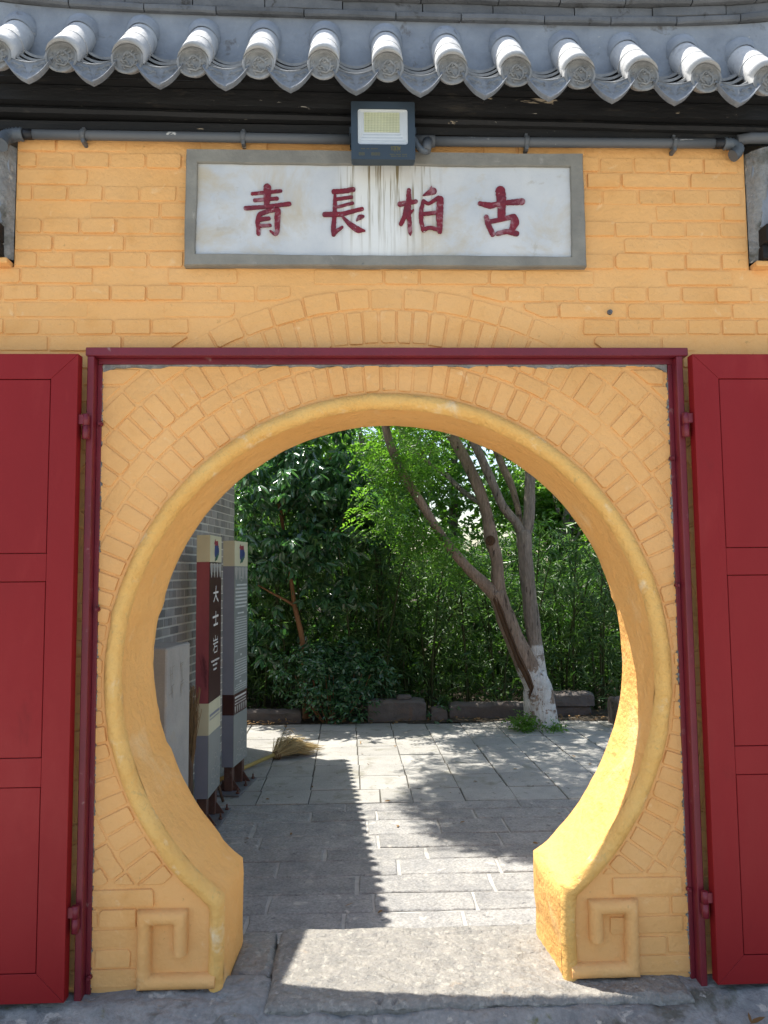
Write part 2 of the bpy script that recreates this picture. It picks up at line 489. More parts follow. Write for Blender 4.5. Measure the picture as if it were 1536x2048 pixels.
def rough_slab(name, x0, x1, y0, y1, zt, zb, mat, parent=None, nx=20, ny=10, amp=.004, fr=6, rnd=.015, seed=1, wob=.01, fn=None):
    """a stone block: uneven top, worn rounded edges, rough sides"""
    mb = MB()
    rows = []
    def prof(u, w):
        d = min(u, 1 - u) * w
        return -rnd * max(0, 1 - d / rnd) ** 2 if d < rnd else 0
    us = [0, .006, .02] + [i / nx for i in range(1, nx) if .03 < i / nx < .97] + [.98, .994, 1]
    vs = [0, .012, .04] + [i / ny for i in range(1, ny) if .05 < i / ny < .95] + [.96, .988, 1]
    for v in vs:
        r = []
        for u in us:
            X = x0 + (x1 - x0) * u; Y = y0 + (y1 - y0) * v
            ex = wob * fbm(Y * 5 + 3, round(u) * 9, seed + 31) * (1 if u in (0, 1) or u < .03 or u > .97 else 0)
            ey = wob * fbm(X * 5 + 7, round(v) * 9, seed + 57) * (1 if v < .05 or v > .95 else 0)
            z = zt + prof(u, x1 - x0) + prof(v, y1 - y0) + amp * 2 * fbm(X * fr, Y * fr, seed) + amp * fbm(X * fr * 5, Y * fr * 5, seed + 5)
            if fn: z += fn(X, Y)
            r.append((X + ex, Y + ey, z))
        rows.append(r)
    mb.grid(rows)
    # skirts
    per = rows[0] + [r[-1] for r in rows[1:]] + rows[-1][::-1][1:] + [r[0] for r in rows[::-1][1:-1]]
    k = 5
    srows = [per]
    cx, cy = (x0 + x1) / 2, (y0 + y1) / 2
    for i in range(1, k + 1):
        t = i / k
        srows.append([(p[0] + (.012 * fbm(p[0] * 14 + p[1] * 9, i * .9, seed + 77)), p[1] + .016 * fbm(p[0] * 12, i * 1.1 + p[1] * 12, seed + 78),
                       p[2] * (1 - t) + zb * t) for p in per])
    n = len(per)
    b = mb.add([p for r in srows for p in r], [])
    for i in range(k):
        for j in range(n):
            j2 = (j + 1) % n
            mb.f.append([b + i * n + j, b + (i + 1) * n + j, b + (i + 1) * n + j2, b + i * n + j2]); mb.m.append(0); mb.s.append(True)
    return mb.build(name, mat, parent)


th = empty('threshold', (0, 0, 0)); tag(th, kind='structure')


def chisel(X, Y):
    a = math.sin((X * .9 + Y * 1.6) * 75 + 3 * fbm(X * 4, Y * 4, 4))
    return -.0045 * max(0, a) * (1 if Y < .34 else .3) - (.006 if .345 < Y < .36 else 0)


def chip(X, Y):
    z = chisel(X, Y)
    for hx in (-.055, .0):
        d = math.hypot(X - hx, (Y + .107) * 1.3)
        if d < .008: z -= .02
    return z


rough_slab('sill_stone', -.445, 1.025, -.135, .44, .0, -.10, SILL, th, 120, 50, .0022, 7, .018, 3, .012, chip)
rough_slab('sill_stone', -.63, -.452, -.06, .10, -.004, -.10, CEM, th, 24, 14, .005, 8, .02, 9, .02)
rough_slab('sill_stone', -.60, -.452, .105, .44, -.006, -.10, SILL, th, 20, 20, .004, 8, .02, 12, .012)
rough_slab('sill_stone', -.615, -.46, -.20, -.065, -.018, -.10, CEM, th, 16, 14, .007, 9, .03, 14, .03)

# courtyard: bed, coursed stone path, slab paving
mb = MB(); mb.box(-6, 7, .38, 5.25, -.29, -.113)
bed = mb.build('courtyard_bed', JOINT); tag(bed, kind='structure')
ZP = -.10


def paver(name, poly, zt, mat, parent, depth=.03, bev=.004, tilt=0.0, rng=RNG):
    n = len(poly)
    cx = sum(p[0] for p in poly) / n; cy = sum(p[1] for p in poly) / n
    tx, ty = (rng.random() - .5) * tilt, (rng.random() - .5) * tilt
    zz = lambda x, y: zt + (x - cx) * tx + (y - cy) * ty
    ins = [(cx + (x - cx) * (1 - bev * 2 / max(.05, abs(x - cx) * 2)), cy + (y - cy) * (1 - bev * 2 / max(.05, abs(y - cy) * 2))) for x, y in poly]
    mb = MB()
    vs = [(x, y, zz(x, y)) for x, y in ins] + [(x, y, zz(x, y) - bev * .8) for x, y in poly] + [(x, y, zt - depth) for x, y in poly]
    fs = [list(range(n))]
    for i in range(n):
        j = (i + 1) % n
        fs.append([i, n + i, n + j, j]); fs.append([n + i, 2 * n + i, 2 * n + j, n + j])
    mb.add(vs, fs)
    return mb.build(name, mat, parent)


path = MB(); path.box(-2.3, 3.2, .445, 2.47, -.2895, -.106)
pathb = path.build('stone_path', MORTP); tag(pathb, kind='structure')
cy_ = [.45, .627, .805, 1.008, 1.23, 1.444, 1.625, 1.841, 2.108, 2.301, 2.475]
rg = random.Random(21)
for i in range(len(cy_) - 1):
    ya, yb = cy_[i] + .005, cy_[i + 1] - .005
    kerbband = i == len(cy_) - 2
    x = -2.2 - rg.random() * .4
    while x < 3.1:
        w = (.9 + rg.random() * .3) if kerbband else (.36 + rg.random() * .36)
        g = .003 if kerbband else .005 + rg.random() * .005
        x0, x1 = x + g, x + w - g
        poly = []
        jt = .003 if kerbband else .011
        m_ = 5
        for q in range(m_): poly.append((x0 + (x1 - x0) * q / m_, ya + (rg.random() - .5) * jt))
        for q in range(2): poly.append((x1 + (rg.random() - .5) * jt, ya + (yb - ya) * q / 2))
        for q in range(m_): poly.append((x1 - (x1 - x0) * q / m_, yb + (rg.random() - .5) * jt))
        for q in range(2): poly.append((x0 + (rg.random() - .5) * jt, yb - (yb - ya) * q / 2))
        paver('path_stone', poly, ZP + (rg.random() - .5) * .005, BLKST, pathb, .04, .006, .012, rg)
        x += w
pv = MB(); pv.box(-5, 6.5, 2.48, 5.22, -.2885, -.108)
pvb = pv.build('courtyard_paving', JOINT); tag(pvb, kind='structure')
ry = [2.483, 2.803, 3.17, 3.508, 3.83, 4.17, 4.51, 4.86, 5.2]
for i in range(len(ry) - 1):
    off = .0 if i else .0
    k = -9
    while True:
        xa = -.111 + k * .354 + (.0 if i != 0 else (.133 if k == 0 else 0)) - (ry[i] - 2.48) * .018
        xb = -.111 + (k + 1) * .354 + (.133 if (i == 0 and k + 1 == 0) else 0) - (ry[i] - 2.48) * .018
        k += 1
        if xa > 4.6: break
        j = lambda: (rg.random() - .5) * .006
        ya, yb = ry[i] + .003, ry[i + 1] - .003
        poly = [(xa + .004 + j(), ya + j() * .6), (xb - .004 + j(), ya + j() * .6), (xb - .004 + j(), yb + j() * .6), (xa + .004 + j(), yb + j() * .6)]
        paver('paving_slab', poly, ZP + (rg.random() - .5) * .005, SLAB, pvb, .03, .003, .012, rg)
mb = MB()
rows = []
for iy in range(40):
    Y = 5.15 + (iy / 39) ** 1.7 * 22
    rows.append([(X, Y, -.10 + .06 * fbm(X * .9, Y * .9, 2) + .05 * fbm(X * 4, Y * 4, 3) * (1 if Y > 5.3 else .3) + max(0, Y - 7) * .03) for X in [-16 + .6 * q for q in range(60)]])
mb.grid(rows)
tag(mb.build('planted_soil', SOIL), kind='structure')

# ------------------------------------------------------------------ moon gate
R_IN, CZ, T = .98, 1.08, .35
PX = .605
gate = empty('moon_gate', (0, 0, 0))
tag(gate, 'yellow painted brick gate wall with round moon opening under grey tiled roof', 'gate')
th0 = math.asin(-math.sqrt(R_IN ** 2 - PX ** 2) / R_IN)          # right pier corner angle
NA = 150
opening = []           # (x, z, nx, nz, s) path from right foot over the top to left foot; n points away from the opening
for i in range(7): opening.append((PX, -.05 + (CZ + R_IN * math.sin(th0) + .05) * i / 7, 1.0, 0.0))
a0, a1 = th0, math.pi - th0
for i in range(NA + 1):
    a = a0 + (a1 - a0) * i / NA
    nx, nz = math.cos(a), math.sin(a)
    if i in (0, NA):
        s = 1 if i == 0 else -1
        hx, hz = nx + s, nz
        L = math.hypot(hx, hz); hx /= L; hz /= L
        sc = 1 / max(.3, hx * s)
        opening.append((R_IN * nx, CZ + R_IN * nz, hx * sc, hz * sc))
    else:
        opening.append((R_IN * nx, CZ + R_IN * nz, nx, nz))
for i in range(1, 8): opening.append((-PX, CZ + R_IN * math.sin(th0) - (CZ + R_IN * math.sin(th0) + .05) * i / 7, -1.0, 0.0))

# wall core: one C-shaped outline, front and back faces and edges
from mathutils.geometry import tessellate_polygon
out = [(x + nx * .03, z + nz * .03) for x, z, nx, nz in opening]
out[0] = (out[0][0], -.2); out[-1] = (out[-1][0], -.2)
outline = out + [(-2.5, -.2), (-2.5, 2.6), (-1.40, 2.6), (-1.40, 3.13), (1.40, 3.13), (1.40, 2.6), (2.5, 2.6), (2.5, -.2)]
tris = tessellate_polygon([[Vector((x, z, 0)) for x, z in outline]])
mb = MB()
n = len(outline)
mb.add([(x, 0, z) for x, z in outline] + [(x, T - .004, z) for x, z in outline],
       [list(t) for t in tris] + [[i + n for i in t][::-1] for t in tris] + [[i, (i + 1) % n, (i + 1) % n + n, i + n] for i in range(n)])
core = mb.build('wall_core', YEL, gate)
me = core.data
import bmesh
bm = bmesh.new(); bm.from_mesh(me); bmesh.ops.recalc_face_normals(bm, faces=bm.faces); bm.to_mesh(me); bm.free()

# reveal and rolled edge
prof_rev = [(.032, T), (.010, T - .001), (.002, T - .012), (0, T - .05), (0, .27), (0, .20), (0, .13), (0, .07), (0, .030), (.001, .016)]
prof_bead = [(.001, .017), (-.003, .006), (-.002, -.010), (.005, -.024), (.016, -.032), (.029, -.034), (.042, -.029), (.052, -.018), (.058, -.004), (.060, .006)]


def sweep(prof, seed, amp, stepamp=0.0, bead=False):
    rows = []
    for i, (x, z, nx, nz) in enumerate(opening):
        blk = math.floor(i / 4.3 + .3)
        low = 1.0 if z < 1.35 else .35
        st = (hsh(blk, 3, seed) - .5) * stepamp * low
        r = []
        onpier = i < 7 or i > len(opening) - 8
        for k, (q, y) in enumerate(prof):
            j = amp * fbm(i * .55, y * 40 + q * 60, seed) * low
            qq = q * (.86 if (onpier and bead) else 1)
            yy = y * (.75 if (onpier and bead) else 1)
            s2 = st if 0 < k < len(prof) - 1 else 0
            tb = max(0.0, min(1.0, y / T))
            up_ = max(0.0, min(1.0, (z - .35) / .4))
            sh, sz = .012 * tb * up_, .022 * tb * up_
            qq -= .026 * tb
            if bead and i % 13 == 6 and 0 < k < len(prof) - 1: s2 += .0035
            r.append((x + sh + nx * (qq + j + s2), yy + (j * .6 if bead and k > 1 else 0), z + sz + nz * (qq + j + s2)))
        rows.append(r)
    return rows


mb = MB(); mb.grid(sweep(prof_rev, 4, .0045, .010)); mb.build('arch_reveal', YELR, gate)
mb = MB(); mb.grid(sweep(prof_bead, 8, .004, .004, True)); mb.build('arch_roll_moulding', YELB, gate)

# ---- bricks
BR = random.Random(5)


def clip_half(poly, nx, nz, d):
    """keep the part with nx*x + nz*z >= d"""
    o = []
    for i in range(len(poly)):
        p, q = poly[i], poly[(i + 1) % len(poly)]
        a, b = nx * p[0] + nz * p[1] - d, nx * q[0] + nz * q[1] - d
        if a >= 0: o.append(p)
        if (a >= 0) != (b >= 0):
            t = a / (a - b); o.append((p[0] + (q[0] - p[0]) * t, p[1] + (q[1] - p[1]) * t))
    return o


def area(poly):
    return .5 * sum(poly[i][0] * poly[(i + 1) % len(poly)][1] - poly[(i + 1) % len(poly)][0] * poly[i][1] for i in range(len(poly)))


def inset(poly, d):
    o = []
    n = len(poly)
    for i in range(n):
        a, b, c = poly[i - 1], poly[i], poly[(i + 1) % n]
        e1 = Vector((b[0] - a[0], b[1] - a[1])); e2 = Vector((c[0] - b[0], c[1] - b[1]))
        if e1.length < 1e-5 or e2.length < 1e-5: continue
        e1.normalize(); e2.normalize()
        n1 = Vector((-e1.y, e1.x)); n2 = Vector((-e2.y, e2.x))
        h = n1 + n2
        L = h.length
        if L < .2: continue
        h = h / L
        h = h / max(.35, h.dot(n1))
        o.append((b[0] + h.x * d, b[1] + h.y * d))
    return o


def brick(poly, name='brick', joint=.010, h=.008, mat=YEL, parent=gate, yb=.003):
    if len(poly) < 3: return
    if area(poly) < 0: poly = poly[::-1]
    if area(poly) < .0009: return
    p = inset(poly, joint * .5)
    if len(p) < 3 or area(p) < .0005: return
    per_ = sum(math.hypot(p[i][0] - p[i - 1][0], p[i][1] - p[i - 1][1]) for i in range(len(p)))
    if area(p) / per_ ** 2 < .036: return
    # worn corners: each corner becomes two points
    q = []
    m = len(p)
    for i in range(m):
        a, b, c = Vector(p[i - 1]), Vector(p[i]), Vector(p[(i + 1) % m])
        r = .002 + .008 * BR.random() ** 2.5
        u = (a - b); w = (c - b)
        r1 = min(r, u.length * .3); r2 = min(r, w.length * .3)
        for vv, rr in ((u, r1), (w, r2)):
            k = b + vv.normalized() * rr
            q.append((k.x + (BR.random() - .5) * .003, k.y + (BR.random() - .5) * .003))
    m = len(q)
    q2 = inset(q, .0022)
    if len(q2) != m: return
    hh = h * (.45 + 1.0 * BR.random())
    cx = sum(x for x, z in q) / m; cz = sum(z for x, z in q) / m
    tx, tz = (BR.random() - .5) * .03, (BR.random() - .5) * .06
    fy = lambda x, z: -hh + (x - cx) * tx + (z - cz) * tz
    vs = [(x, yb, z) for x, z in q] + [(x, -hh * .35, z) for x, z in q] + [(x, fy(x, z), z) for x, z in q2] + [(cx, fy(cx, cz) - .0001, cz)]
    mbb = MB()
    fs = []
    for i in range(m):
        j = (i + 1) % m
        fs += [(i, j, m + j, m + i), (m + i, m + j, 2 * m + j, 2 * m + i)]
    mbb.add(vs, fs, 0, False)
    for i in range(m):
        mbb.f.append([2 * m + i, 2 * m + (i + 1) % m, 3 * m]); mbb.m.append(0); mbb.s.append(False)
    return mbb.build(name, mat, parent)


ZEND = .345
# arch rings: soldier, header, soldier, header
for (r0, r1, pitch, nm) in ((1.044, 1.165, .0625, 0), (1.165, 1.228, .125, 1), (1.228, 1.360, .0625, 2), (1.360, 1.444, .125, 3)):
    rm = (r0 + r1) / 2
    al = math.asin(max(-1, (ZEND - CZ) / rm)) - .06
    span = math.pi - 2 * al
    cnt = int(round(span * rm / pitch))
    a = al
    for i in range(cnt):
        da = span / cnt * (1 + (BR.random() - .5) * .10)
        b = min(al + span * (i + 1) / cnt + (BR.random() - .5) * .12 * span / cnt, al + span + .02)
        j0 = (BR.random() - .5) * .005
        poly = []
        k = 1 if nm in (0, 2) else 3
        for q in range(k + 1):
            w = a + (b - a) * q / k; poly.append((math.cos(w) * (r0 + j0), CZ + math.sin(w) * (r0 + j0)))
        for q in range(k, -1, -1):
            w = a + (b - a) * q / k; poly.append((math.cos(w) * (r1 + j0), CZ + math.sin(w) * (r1 + j0)))
        a = b
        poly = clip_half(poly, 0, 1, ZEND + .004)
        if len(poly) < 3: continue
        cxm = sum(p[0] for p in poly) / len(poly)
        if abs(cxm) > 1.24: continue
        brick(poly, 'arch_brick', .0085, .005)
# flat courses
zt, row = 3.118, 0
rows_z = [3.114, 3.05]
while rows_z[-1] > .40: rows_z.append(rows_z[-1] - .0645)
low = [ZEND - .002 - .068 * i for i in range(6)]
courses = [(rows_z[i], rows_z[i + 1], i) for i in range(len(rows_z) - 1)] + [(low[i], low[i + 1], i) for i in range(5)]
for (za, zb, i) in courses:
    islow = za < .36
    header = (i % 2 == 1)
    L = .136 if header else .272
    x = -2.3 + BR.random() * .05 + (0 if header else .068)
    X0, X1 = (-1.40, 1.40) if zb > 2.58 else (-1.62, 1.62)
    while x < 2.3:
        w = L * (1 + (BR.random() - .5) * .08)
        if (not header) and BR.random() < .12: w = .136
        xa, xb = max(x, X0), min(x + w, X1)
        x += w
        if xb - xa < .03: continue
        cx = (xa + xb) / 2; cz = (za + zb) / 2
        if abs(cx) > 1.26 and zb < 2.16: continue
        if abs(cx) < .64 and 2.66 < cz < 2.98: continue
        if islow:
            if xa < 0: xb = min(xb, -.665)
            else: xa = max(xa, .665)
            if xb - xa < .03: continue
        if islow and .63 < abs((xa + xb) / 2) < .895: continue
        zj = (BR.random() - .5) * .003
        poly = [(xa, zb + zj), (xb, zb + zj), (xb, za + zj), (xa, za + zj)]
        if not islow:
            dx, dz = cx, cz - CZ
            d = math.hypot(dx, dz)
            if d < 1.36 and max(math.hypot(p[0], p[1] - CZ) for p in poly) < 1.46: continue
            if min(math.hypot(p[0], p[1] - CZ) for p in poly) < 1.452 or d < 1.50:
                nx, nz = dx / d, dz / d
                poly = clip_half(poly, nx, nz, 1.452 + nz * CZ)
        if len(poly) >= 3: brick(poly, 'brick', .0085, .0055)

# key-fret reliefs at the feet


def half_round(pts, w, hgt, mat, name, parent):
    """half-round moulding along a right-angled path on the wall face"""
    pts = [Vector(p) for p in pts]
    rows = []
    for i, p in enumerate(pts):
        d0 = (pts[i] - pts[i - 1]).normalized() if i else (pts[1] - pts[0]).normalized()
        d1 = (pts[i + 1] - pts[i]).normalized() if i < len(pts) - 1 else d0
        n0, n1 = Vector((-d0.y, d0.x)), Vector((-d1.y, d1.x))
        m = n0 + n1; m.normalize(); m /= max(.4, m.dot(n0))
        r = []
        for k in range(9):
            a = math.pi * k / 8
            s = math.cos(a); c = math.sin(a) ** .7
            r.append((p.x + m.x * s * w / 2, -hgt * c + .004, p.y + m.y * s * w / 2))
        rows.append(r)
    mbb = MB()
    # subdivide straight runs so the surface can carry wear
    fine = [rows[0]]
    for i in range(1, len(rows)):
        for q in range(1, 7):
            t = q / 6
            fine.append([tuple(a + (b - a) * t + (.0022 * fbm(i * 7 + q * 1.3, k * .8, 6) if q < 6 else 0) for a, b in zip(pa, pb)) for k, (pa, pb) in enumerate(zip(rows[i - 1], rows[i]))])
    mbb.grid(fine)
    for rr, rev in ((fine[0], False), (fine[-1], True)):
        b = mbb.add(rr, []); mbb.f.append(list(range(b, b + 9))[::(-1 if rev else 1)]); mbb.m.append(0); mbb.s.append(False)
    return mbb.build(name, mat, parent)


half_round([(-.752, .118), (-.752, .243), (-.878, .243), (-.878, .026), (-.628, .026)], .052, .042, YEL, 'key_fret', gate)
half_round([(.725, .128), (.725, .243), (.853, .243), (.853, .026), (.628, .026)], .052, .042, YEL, 'key_fret', gate)

# black cornice courses under the eave (profile extruded along x, slight fall to the right)
SAG = lambda x: -.022 * x
for (pr) in ([(.0, 3.112), (-.028, 3.118), (-.032, 3.148), (.0, 3.15)],
             [(.0, 3.1505), (-.050, 3.153), (-.060, 3.165), (-.050, 3.180), (.0, 3.182)],
             [(.0, 3.1825), (-.078, 3.185), (-.080, 3.245), (.0, 3.247)],
             [(.0, 3.2475), (-.115, 3.250), (-.120, 3.285), (.0, 3.30)]):
    mb = MB()
    rows = []
    for i in range(61):
        X = -1.53 + 3.06 * i / 60
        rows.append([(X, y + (.003 * fbm(X * 5, z * 40, 3) if y else 0), z + SAG(X) * (.3 if z < 3.15 else .8) + (.0025 * fbm(X * 4, z * 60, 8) if y else 0)) for y, z in pr])
    mb.grid(rows, smooth=False)
    for rr, rev in ((rows[0], 1), (rows[-1], -1)):
        b = mb.add(rr, []); mb.f.append(list(range(b, b + len(rr)))[::rev]); mb.m.append(0); mb.s.append(False)
    mb.build('cornice_course', BLACK, gate)

# ---- roof
roof_mb = MB()
for side in (-1, 1):          # front and back slopes are alike
    f = (lambda y: y) if side < 0 else (lambda y: T - y)
    rows = []
    for i in range(41):
        X = -1.52 + 3.04 * i / 40
        s = SAG(X)
        rows.append([(X, f(-.117), 3.252 + s * .8), (X, f(-.09), 3.275 + s), (X, f(-.012), 3.33 + s), (X, f(-.012), 3.595 + s * .6 + .03 * (abs(X) / 1.5) ** 6), (X, f(.09), 3.60 + s * .6)])
    roof_mb.grid(rows if side < 0 else rows[::-1], smooth=False)
roof = roof_mb.build('roof', PLAST, gate)
mb = MB()
for X in (-1.52, 1.52):
    s = SAG(X)
    mb.add([(X, -.175, 3.205 + s), (X, -.012, 3.40 + s), (X, -.012, 3.60 + s * .6), (X, T + .012, 3.60 + s * .6), (X, T + .012, 3.40 + s), (X, T + .175, 3.205 + s), (X, T, 3.12), (X, 0, 3.12)], [list(range(8))])
mb.build('roof_gable', PLAST, roof)
mb = MB(); mb.box(-1.5, 1.5, T - .02, T + .10, 3.10, 3.24); mb.build('back_cornice', BLACK, gate)

AX = Vector((0, .20, .225)); AXL = AX.length; AXU = AX.normalized()
TR = .058


def disc_relief(mbb, rng):
    """swirling relief on the tile end: coiled ribbon strokes"""
    def stroke(pts, w):
        rows = []
        for i, (x, z) in enumerate(pts):
            a = pts[max(i - 1, 0)]; b = pts[min(i + 1, len(pts) - 1)]
            d = Vector((b[0] - a[0], b[1] - a[1])).normalized(); nn = Vector((-d.y, d.x))
            ww = w * (1 - .5 * abs(2 * i / (len(pts) - 1) - 1))
            rows.append([(x + nn.x * ww, .0005, z + nn.y * ww), (x, -.0045, z), (x - nn.x * ww, .0005, z - nn.y * ww)])
        mbb.grid(rows, 1, True)
    R_ = TR * .74
    body = [(R_ * .75 * math.cos(-2.2 + .5 * i) * (1 - .035 * i), R_ * .75 * math.sin(-2.2 + .5 * i) * (1 - .035 * i) + .004 * math.sin(i * 1.9)) for i in range(14)]
    stroke(body, .0055)
    for k in range(16):
        a = k * 2.4; r = R_ * (.2 + .72 * hsh(k, 5))
        cx_, cz_ = r * math.cos(a), r * math.sin(a); b_ = hsh(k, 9) * 6.28; q_ = .005 + .008 * hsh(k, 2)
        stroke([(cx_ + q_ * math.cos(b_ + t), cz_ + q_ * .8 * math.sin(b_ + t * 1.2)) for t in (0, .7, 1.4, 2.1)], .0035)


def round_tile_mesh(name, length, face):
    """lower tile of a roll; the origin is the centre of its round end, its axis climbs the slope"""
    mbb = MB()
    rows = []
    side = Vector((1, 0, 0)); upv = side.cross(AXU)
    seg = 24
    for t in (0.0, .012, length * .5, length):
        r = []
        rr = TR * (1.0 if t < .001 else (.985 if t < length - .001 else .95))
        for k in range(seg):
            a = 2 * math.pi * k / seg
            # the end is cut upright: shear the ring to the vertical plane at the face
            base = Vector((rr * math.cos(a), 0, rr * math.sin(a)))
            if t < .001 and face: p = base
            else: p = side * (rr * math.cos(a)) + upv * (rr * math.sin(a)) * .96 + AXU * t
            r.append(tuple(p))
        rows.append(r)
    mbb.grid(rows, 0, True, close=True)
    b = mbb.add(rows[-1], []); mbb.f.append(list(range(b, b + seg))); mbb.m.append(0); mbb.s.append(False)
    if face:
        prof = [(1.0, 0), (.96, -.003), (.86, -.003), (.83, .002), (.80, .004), (.0, .004)]
        rr_ = [[(TR * q * math.cos(2 * math.pi * k / seg), y, TR * q * math.sin(2 * math.pi * k / seg)) for k in range(seg)] for q, y in prof]
        mbb.grid(rr_[::-1], 1, False, close=True)
        disc_relief(mbb, RNG)
    else:
        b = mbb.add(rows[0], []); mbb.f.append(list(range(b, b + seg))[::-1]); mbb.m.append(0); mbb.s.append(False)
    return mbb.mesh(name, [TILE, TILEF])


me_end = round_tile_mesh('round_tile', AXL * .48, True)
me_up = round_tile_mesh('round_tile_upper', AXL * .62, False)
# plaster collar where a roll meets the ridge
mb = MB()
rows = []
for k in range(17):
    a = math.pi * (k / 16) * 1.35 - .55
    c, s = math.cos(a), math.sin(a)
    upv = Vector((1, 0, 0)).cross(AXU)
    rows.append([tuple(Vector((1, 0, 0)) * c * r + upv * s * r + AXU * t) for r, t in ((TR * .97, -.004), (TR * 1.10, .004), (TR * 1.22, .05))])
mb.grid(rows)
me_col = mb.mesh('collar', [PLAST])
tr = random.Random(3)
TX = [-1.40 + .2335 * i for i in range(13)]
for side in (-1, 1):
    for i, X in enumerate(TX):
        z = 3.268 + SAG(X) + (tr.random() - .5) * .008
        j = (tr.random() - .5) * .03
        for me_, off, nm in ((me_end, 0, 'round_tile'), (me_up, AXL * .47, 'round_tile'), (me_col, AXL * .92, 'tile_collar')):
            o = link(nm, me_, roof)
            v = Vector((X, -.20, z)) + AXU * off
            if nm == 'round_tile' and off: v.z -= .002
            if side > 0: v.y = T - v.y; o.rotation_euler = (0, 0, math.pi)
            o.location = v
            if off == 0: o.rotation_euler = (0, tr.random() * 6 if False else 0, (math.pi if side > 0 else 0) + j * .5)
# drip tiles and the stepped pan tiles between the rolls


PANU = Vector((0, 1, .45)).normalized()


def pan_rows(w, sag, length, thick, z_lift=0):
    up, dn = [], []
    for q in (0, .5, 1):
        d = PANU * (length * q)
        ru, rd = [], []
        for k in range(13):
            u = -1 + 2 * k / 12
            z = sag * (u * u) - sag
            ru.append((u * w / 2, d.y, d.z + z))
            rd.append((u * w / 2, d.y, d.z + z - thick))
        up.append(ru); dn.append(rd)
    return up, dn


def pan_mesh():
    mbb = MB()
    up, dn = pan_rows(.155, .034, .12, .011)
    mbb.grid(up); mbb.grid(dn[::-1])
    mbb.grid([dn[0], up[0]], smooth=False); mbb.grid([up[-1], dn[-1]], smooth=False)
    return mbb.mesh('pan_tile', [TILEF])


def drip_mesh():
    mbb = MB()
    up, dn = pan_rows(.164, .022, .11, .010)
    mbb.grid(up); mbb.grid(dn[::-1])
    # pendant: scalloped pointed plate hanging from the lip, leaning forward at the tip
    prof = []
    for k in range(13):
        u = -1 + 2 * k / 12
        top = Vector(up[0][k])
        au = abs(u)
        dep = .083 * (1 - .9 * au ** 1.75) + .022 * au * au + (.004 if au < .01 else 0)
        prof.append((top, dep))
    rows = []
    for t, y in ((0, -.004), (.06, -.009), (.10, -.005), (.55, -.006), (.84, -.010), (.88, -.017), (.97, -.018), (1.0, -.010)):
        rows.append([(p.x, p.y + y - .010 * t, p.z - d * t) for p, d in prof])
    mbb.grid(rows[::-1], 1, False)
    back = [[(p.x, p.y + .006 - .010 * t, p.z - d * t) for p, d in prof] for t in (0, 1)]
    mbb.grid(back, 1, False); mbb.grid([back[1], rows[-1]], 1, False)
    mbb.grid([rows[0], up[0]], 0, False)
    # wave relief
    for sgn in (-1, 1):
        for (x0, z0, x1, z1, lift) in ((.012, -.052, .052, -.042, .008), (.006, -.070, .040, -.062, .006), (.018, -.040, .060, -.033, -.004)):
            rr = []
            for q in range(8):
                t = q / 7
                x = sgn * (x0 + (x1 - x0) * t); z = z0 + (z1 - z0) * t + lift * math.sin(t * 6.3)
                rr.append([(x, -.009, z + .004), (x, -.015, z), (x, -.009, z - .004)])
            mbb.grid(rr, 1, True)
    return mbb.mesh('drip_tile', [TILE, TILED])


me_pan, me_drip = pan_mesh(), drip_mesh()
for side in (-1, 1):
    for i in range(12):
        X = (TX[i] + TX[i + 1]) / 2
        for k in range(4):
            o = link('drip_tile' if k == 0 else 'pan_tile', me_drip if k == 0 else me_pan, roof)
            v = Vector((X + (tr.random() - .5) * .006, -.188 + .034 * k, 3.272 + SAG(X) + .037 * k + (tr.random() - .5) * .004))
            rz = (tr.random() - .5) * .05
            if side > 0: v.y = T - v.y; rz += math.pi
            o.location = v
            o.rotation_euler = (0, (tr.random() - .5) * .04, rz)
# ridge mouldings: courses of separate bricks, lifting at the ends
LIFT = lambda x: .05 * (abs(x) / 1.55) ** 5 + SAG(x) * .6


def curved_brick(xa, xb, y0, y1, z0, z1, rng, n=5, rnd=.006):
    mbb = MB()
    jy, jz = (rng.random() - .5) * .006, (rng.random() - .5) * .004
    rows = []
    for i in range(n + 1):
        X = xa + (xb - xa) * i / n
        l = LIFT(X) + jz
        e = .003 if i in (0, n) else 0
        j = .003 * fbm(X * 9, z0 * 30, 4)
        rows.append([(X, y1, z0 + l), (X, y0 + rnd + e, z0 + l), (X, y0 + e + jy + j, z0 + l + rnd), (X, y0 + e + jy + j, z1 + l - rnd), (X, y0 + rnd + e, z1 + l), (X, y1, z1 + l)])
    mbb.grid(rows, smooth=False)
    for rr, rev in ((rows[0], 1), (rows[-1], -1)):
        b = mbb.add(rr, []); mbb.f.append(list(range(b, b + 6))[::rev]); mbb.m.append(0); mbb.s.append(False)
    return mbb


for (z0, z1, y0, Lb) in ((3.588, 3.616, -.036, .30), (3.618, 3.664, -.020, .27), (3.666, 3.70, -.042, .30), (3.702, 3.76, -.016, .27)):
    for side in (0, 1):
        x = -1.56
        while x < 1.54:
            w = Lb * (.8 + .4 * tr.random())
            xb = min(1.56, x + w)
            b = curved_brick(x + .002, xb - .002, y0, .12, z0, z1, tr)
            if side: b.v = [(X, T - Y, Z) for X, Y, Z in b.v]; b.f = [f[::-1] for f in b.f]
            b.build('ridge_brick', RIDGE, roof)
            x = xb
mb = MB()
rows = []
for i in range(31):
    X = -1.56 + 3.12 * i / 30
    rows.append([(X, T / 2 + .19 * math.cos(a), 3.762 + LIFT(X) + .07 * math.sin(a)) for a in [math.pi * k / 10 for k in range(11)]])
mb.grid(rows); mb.build('ridge_cap', PLAST, roof)

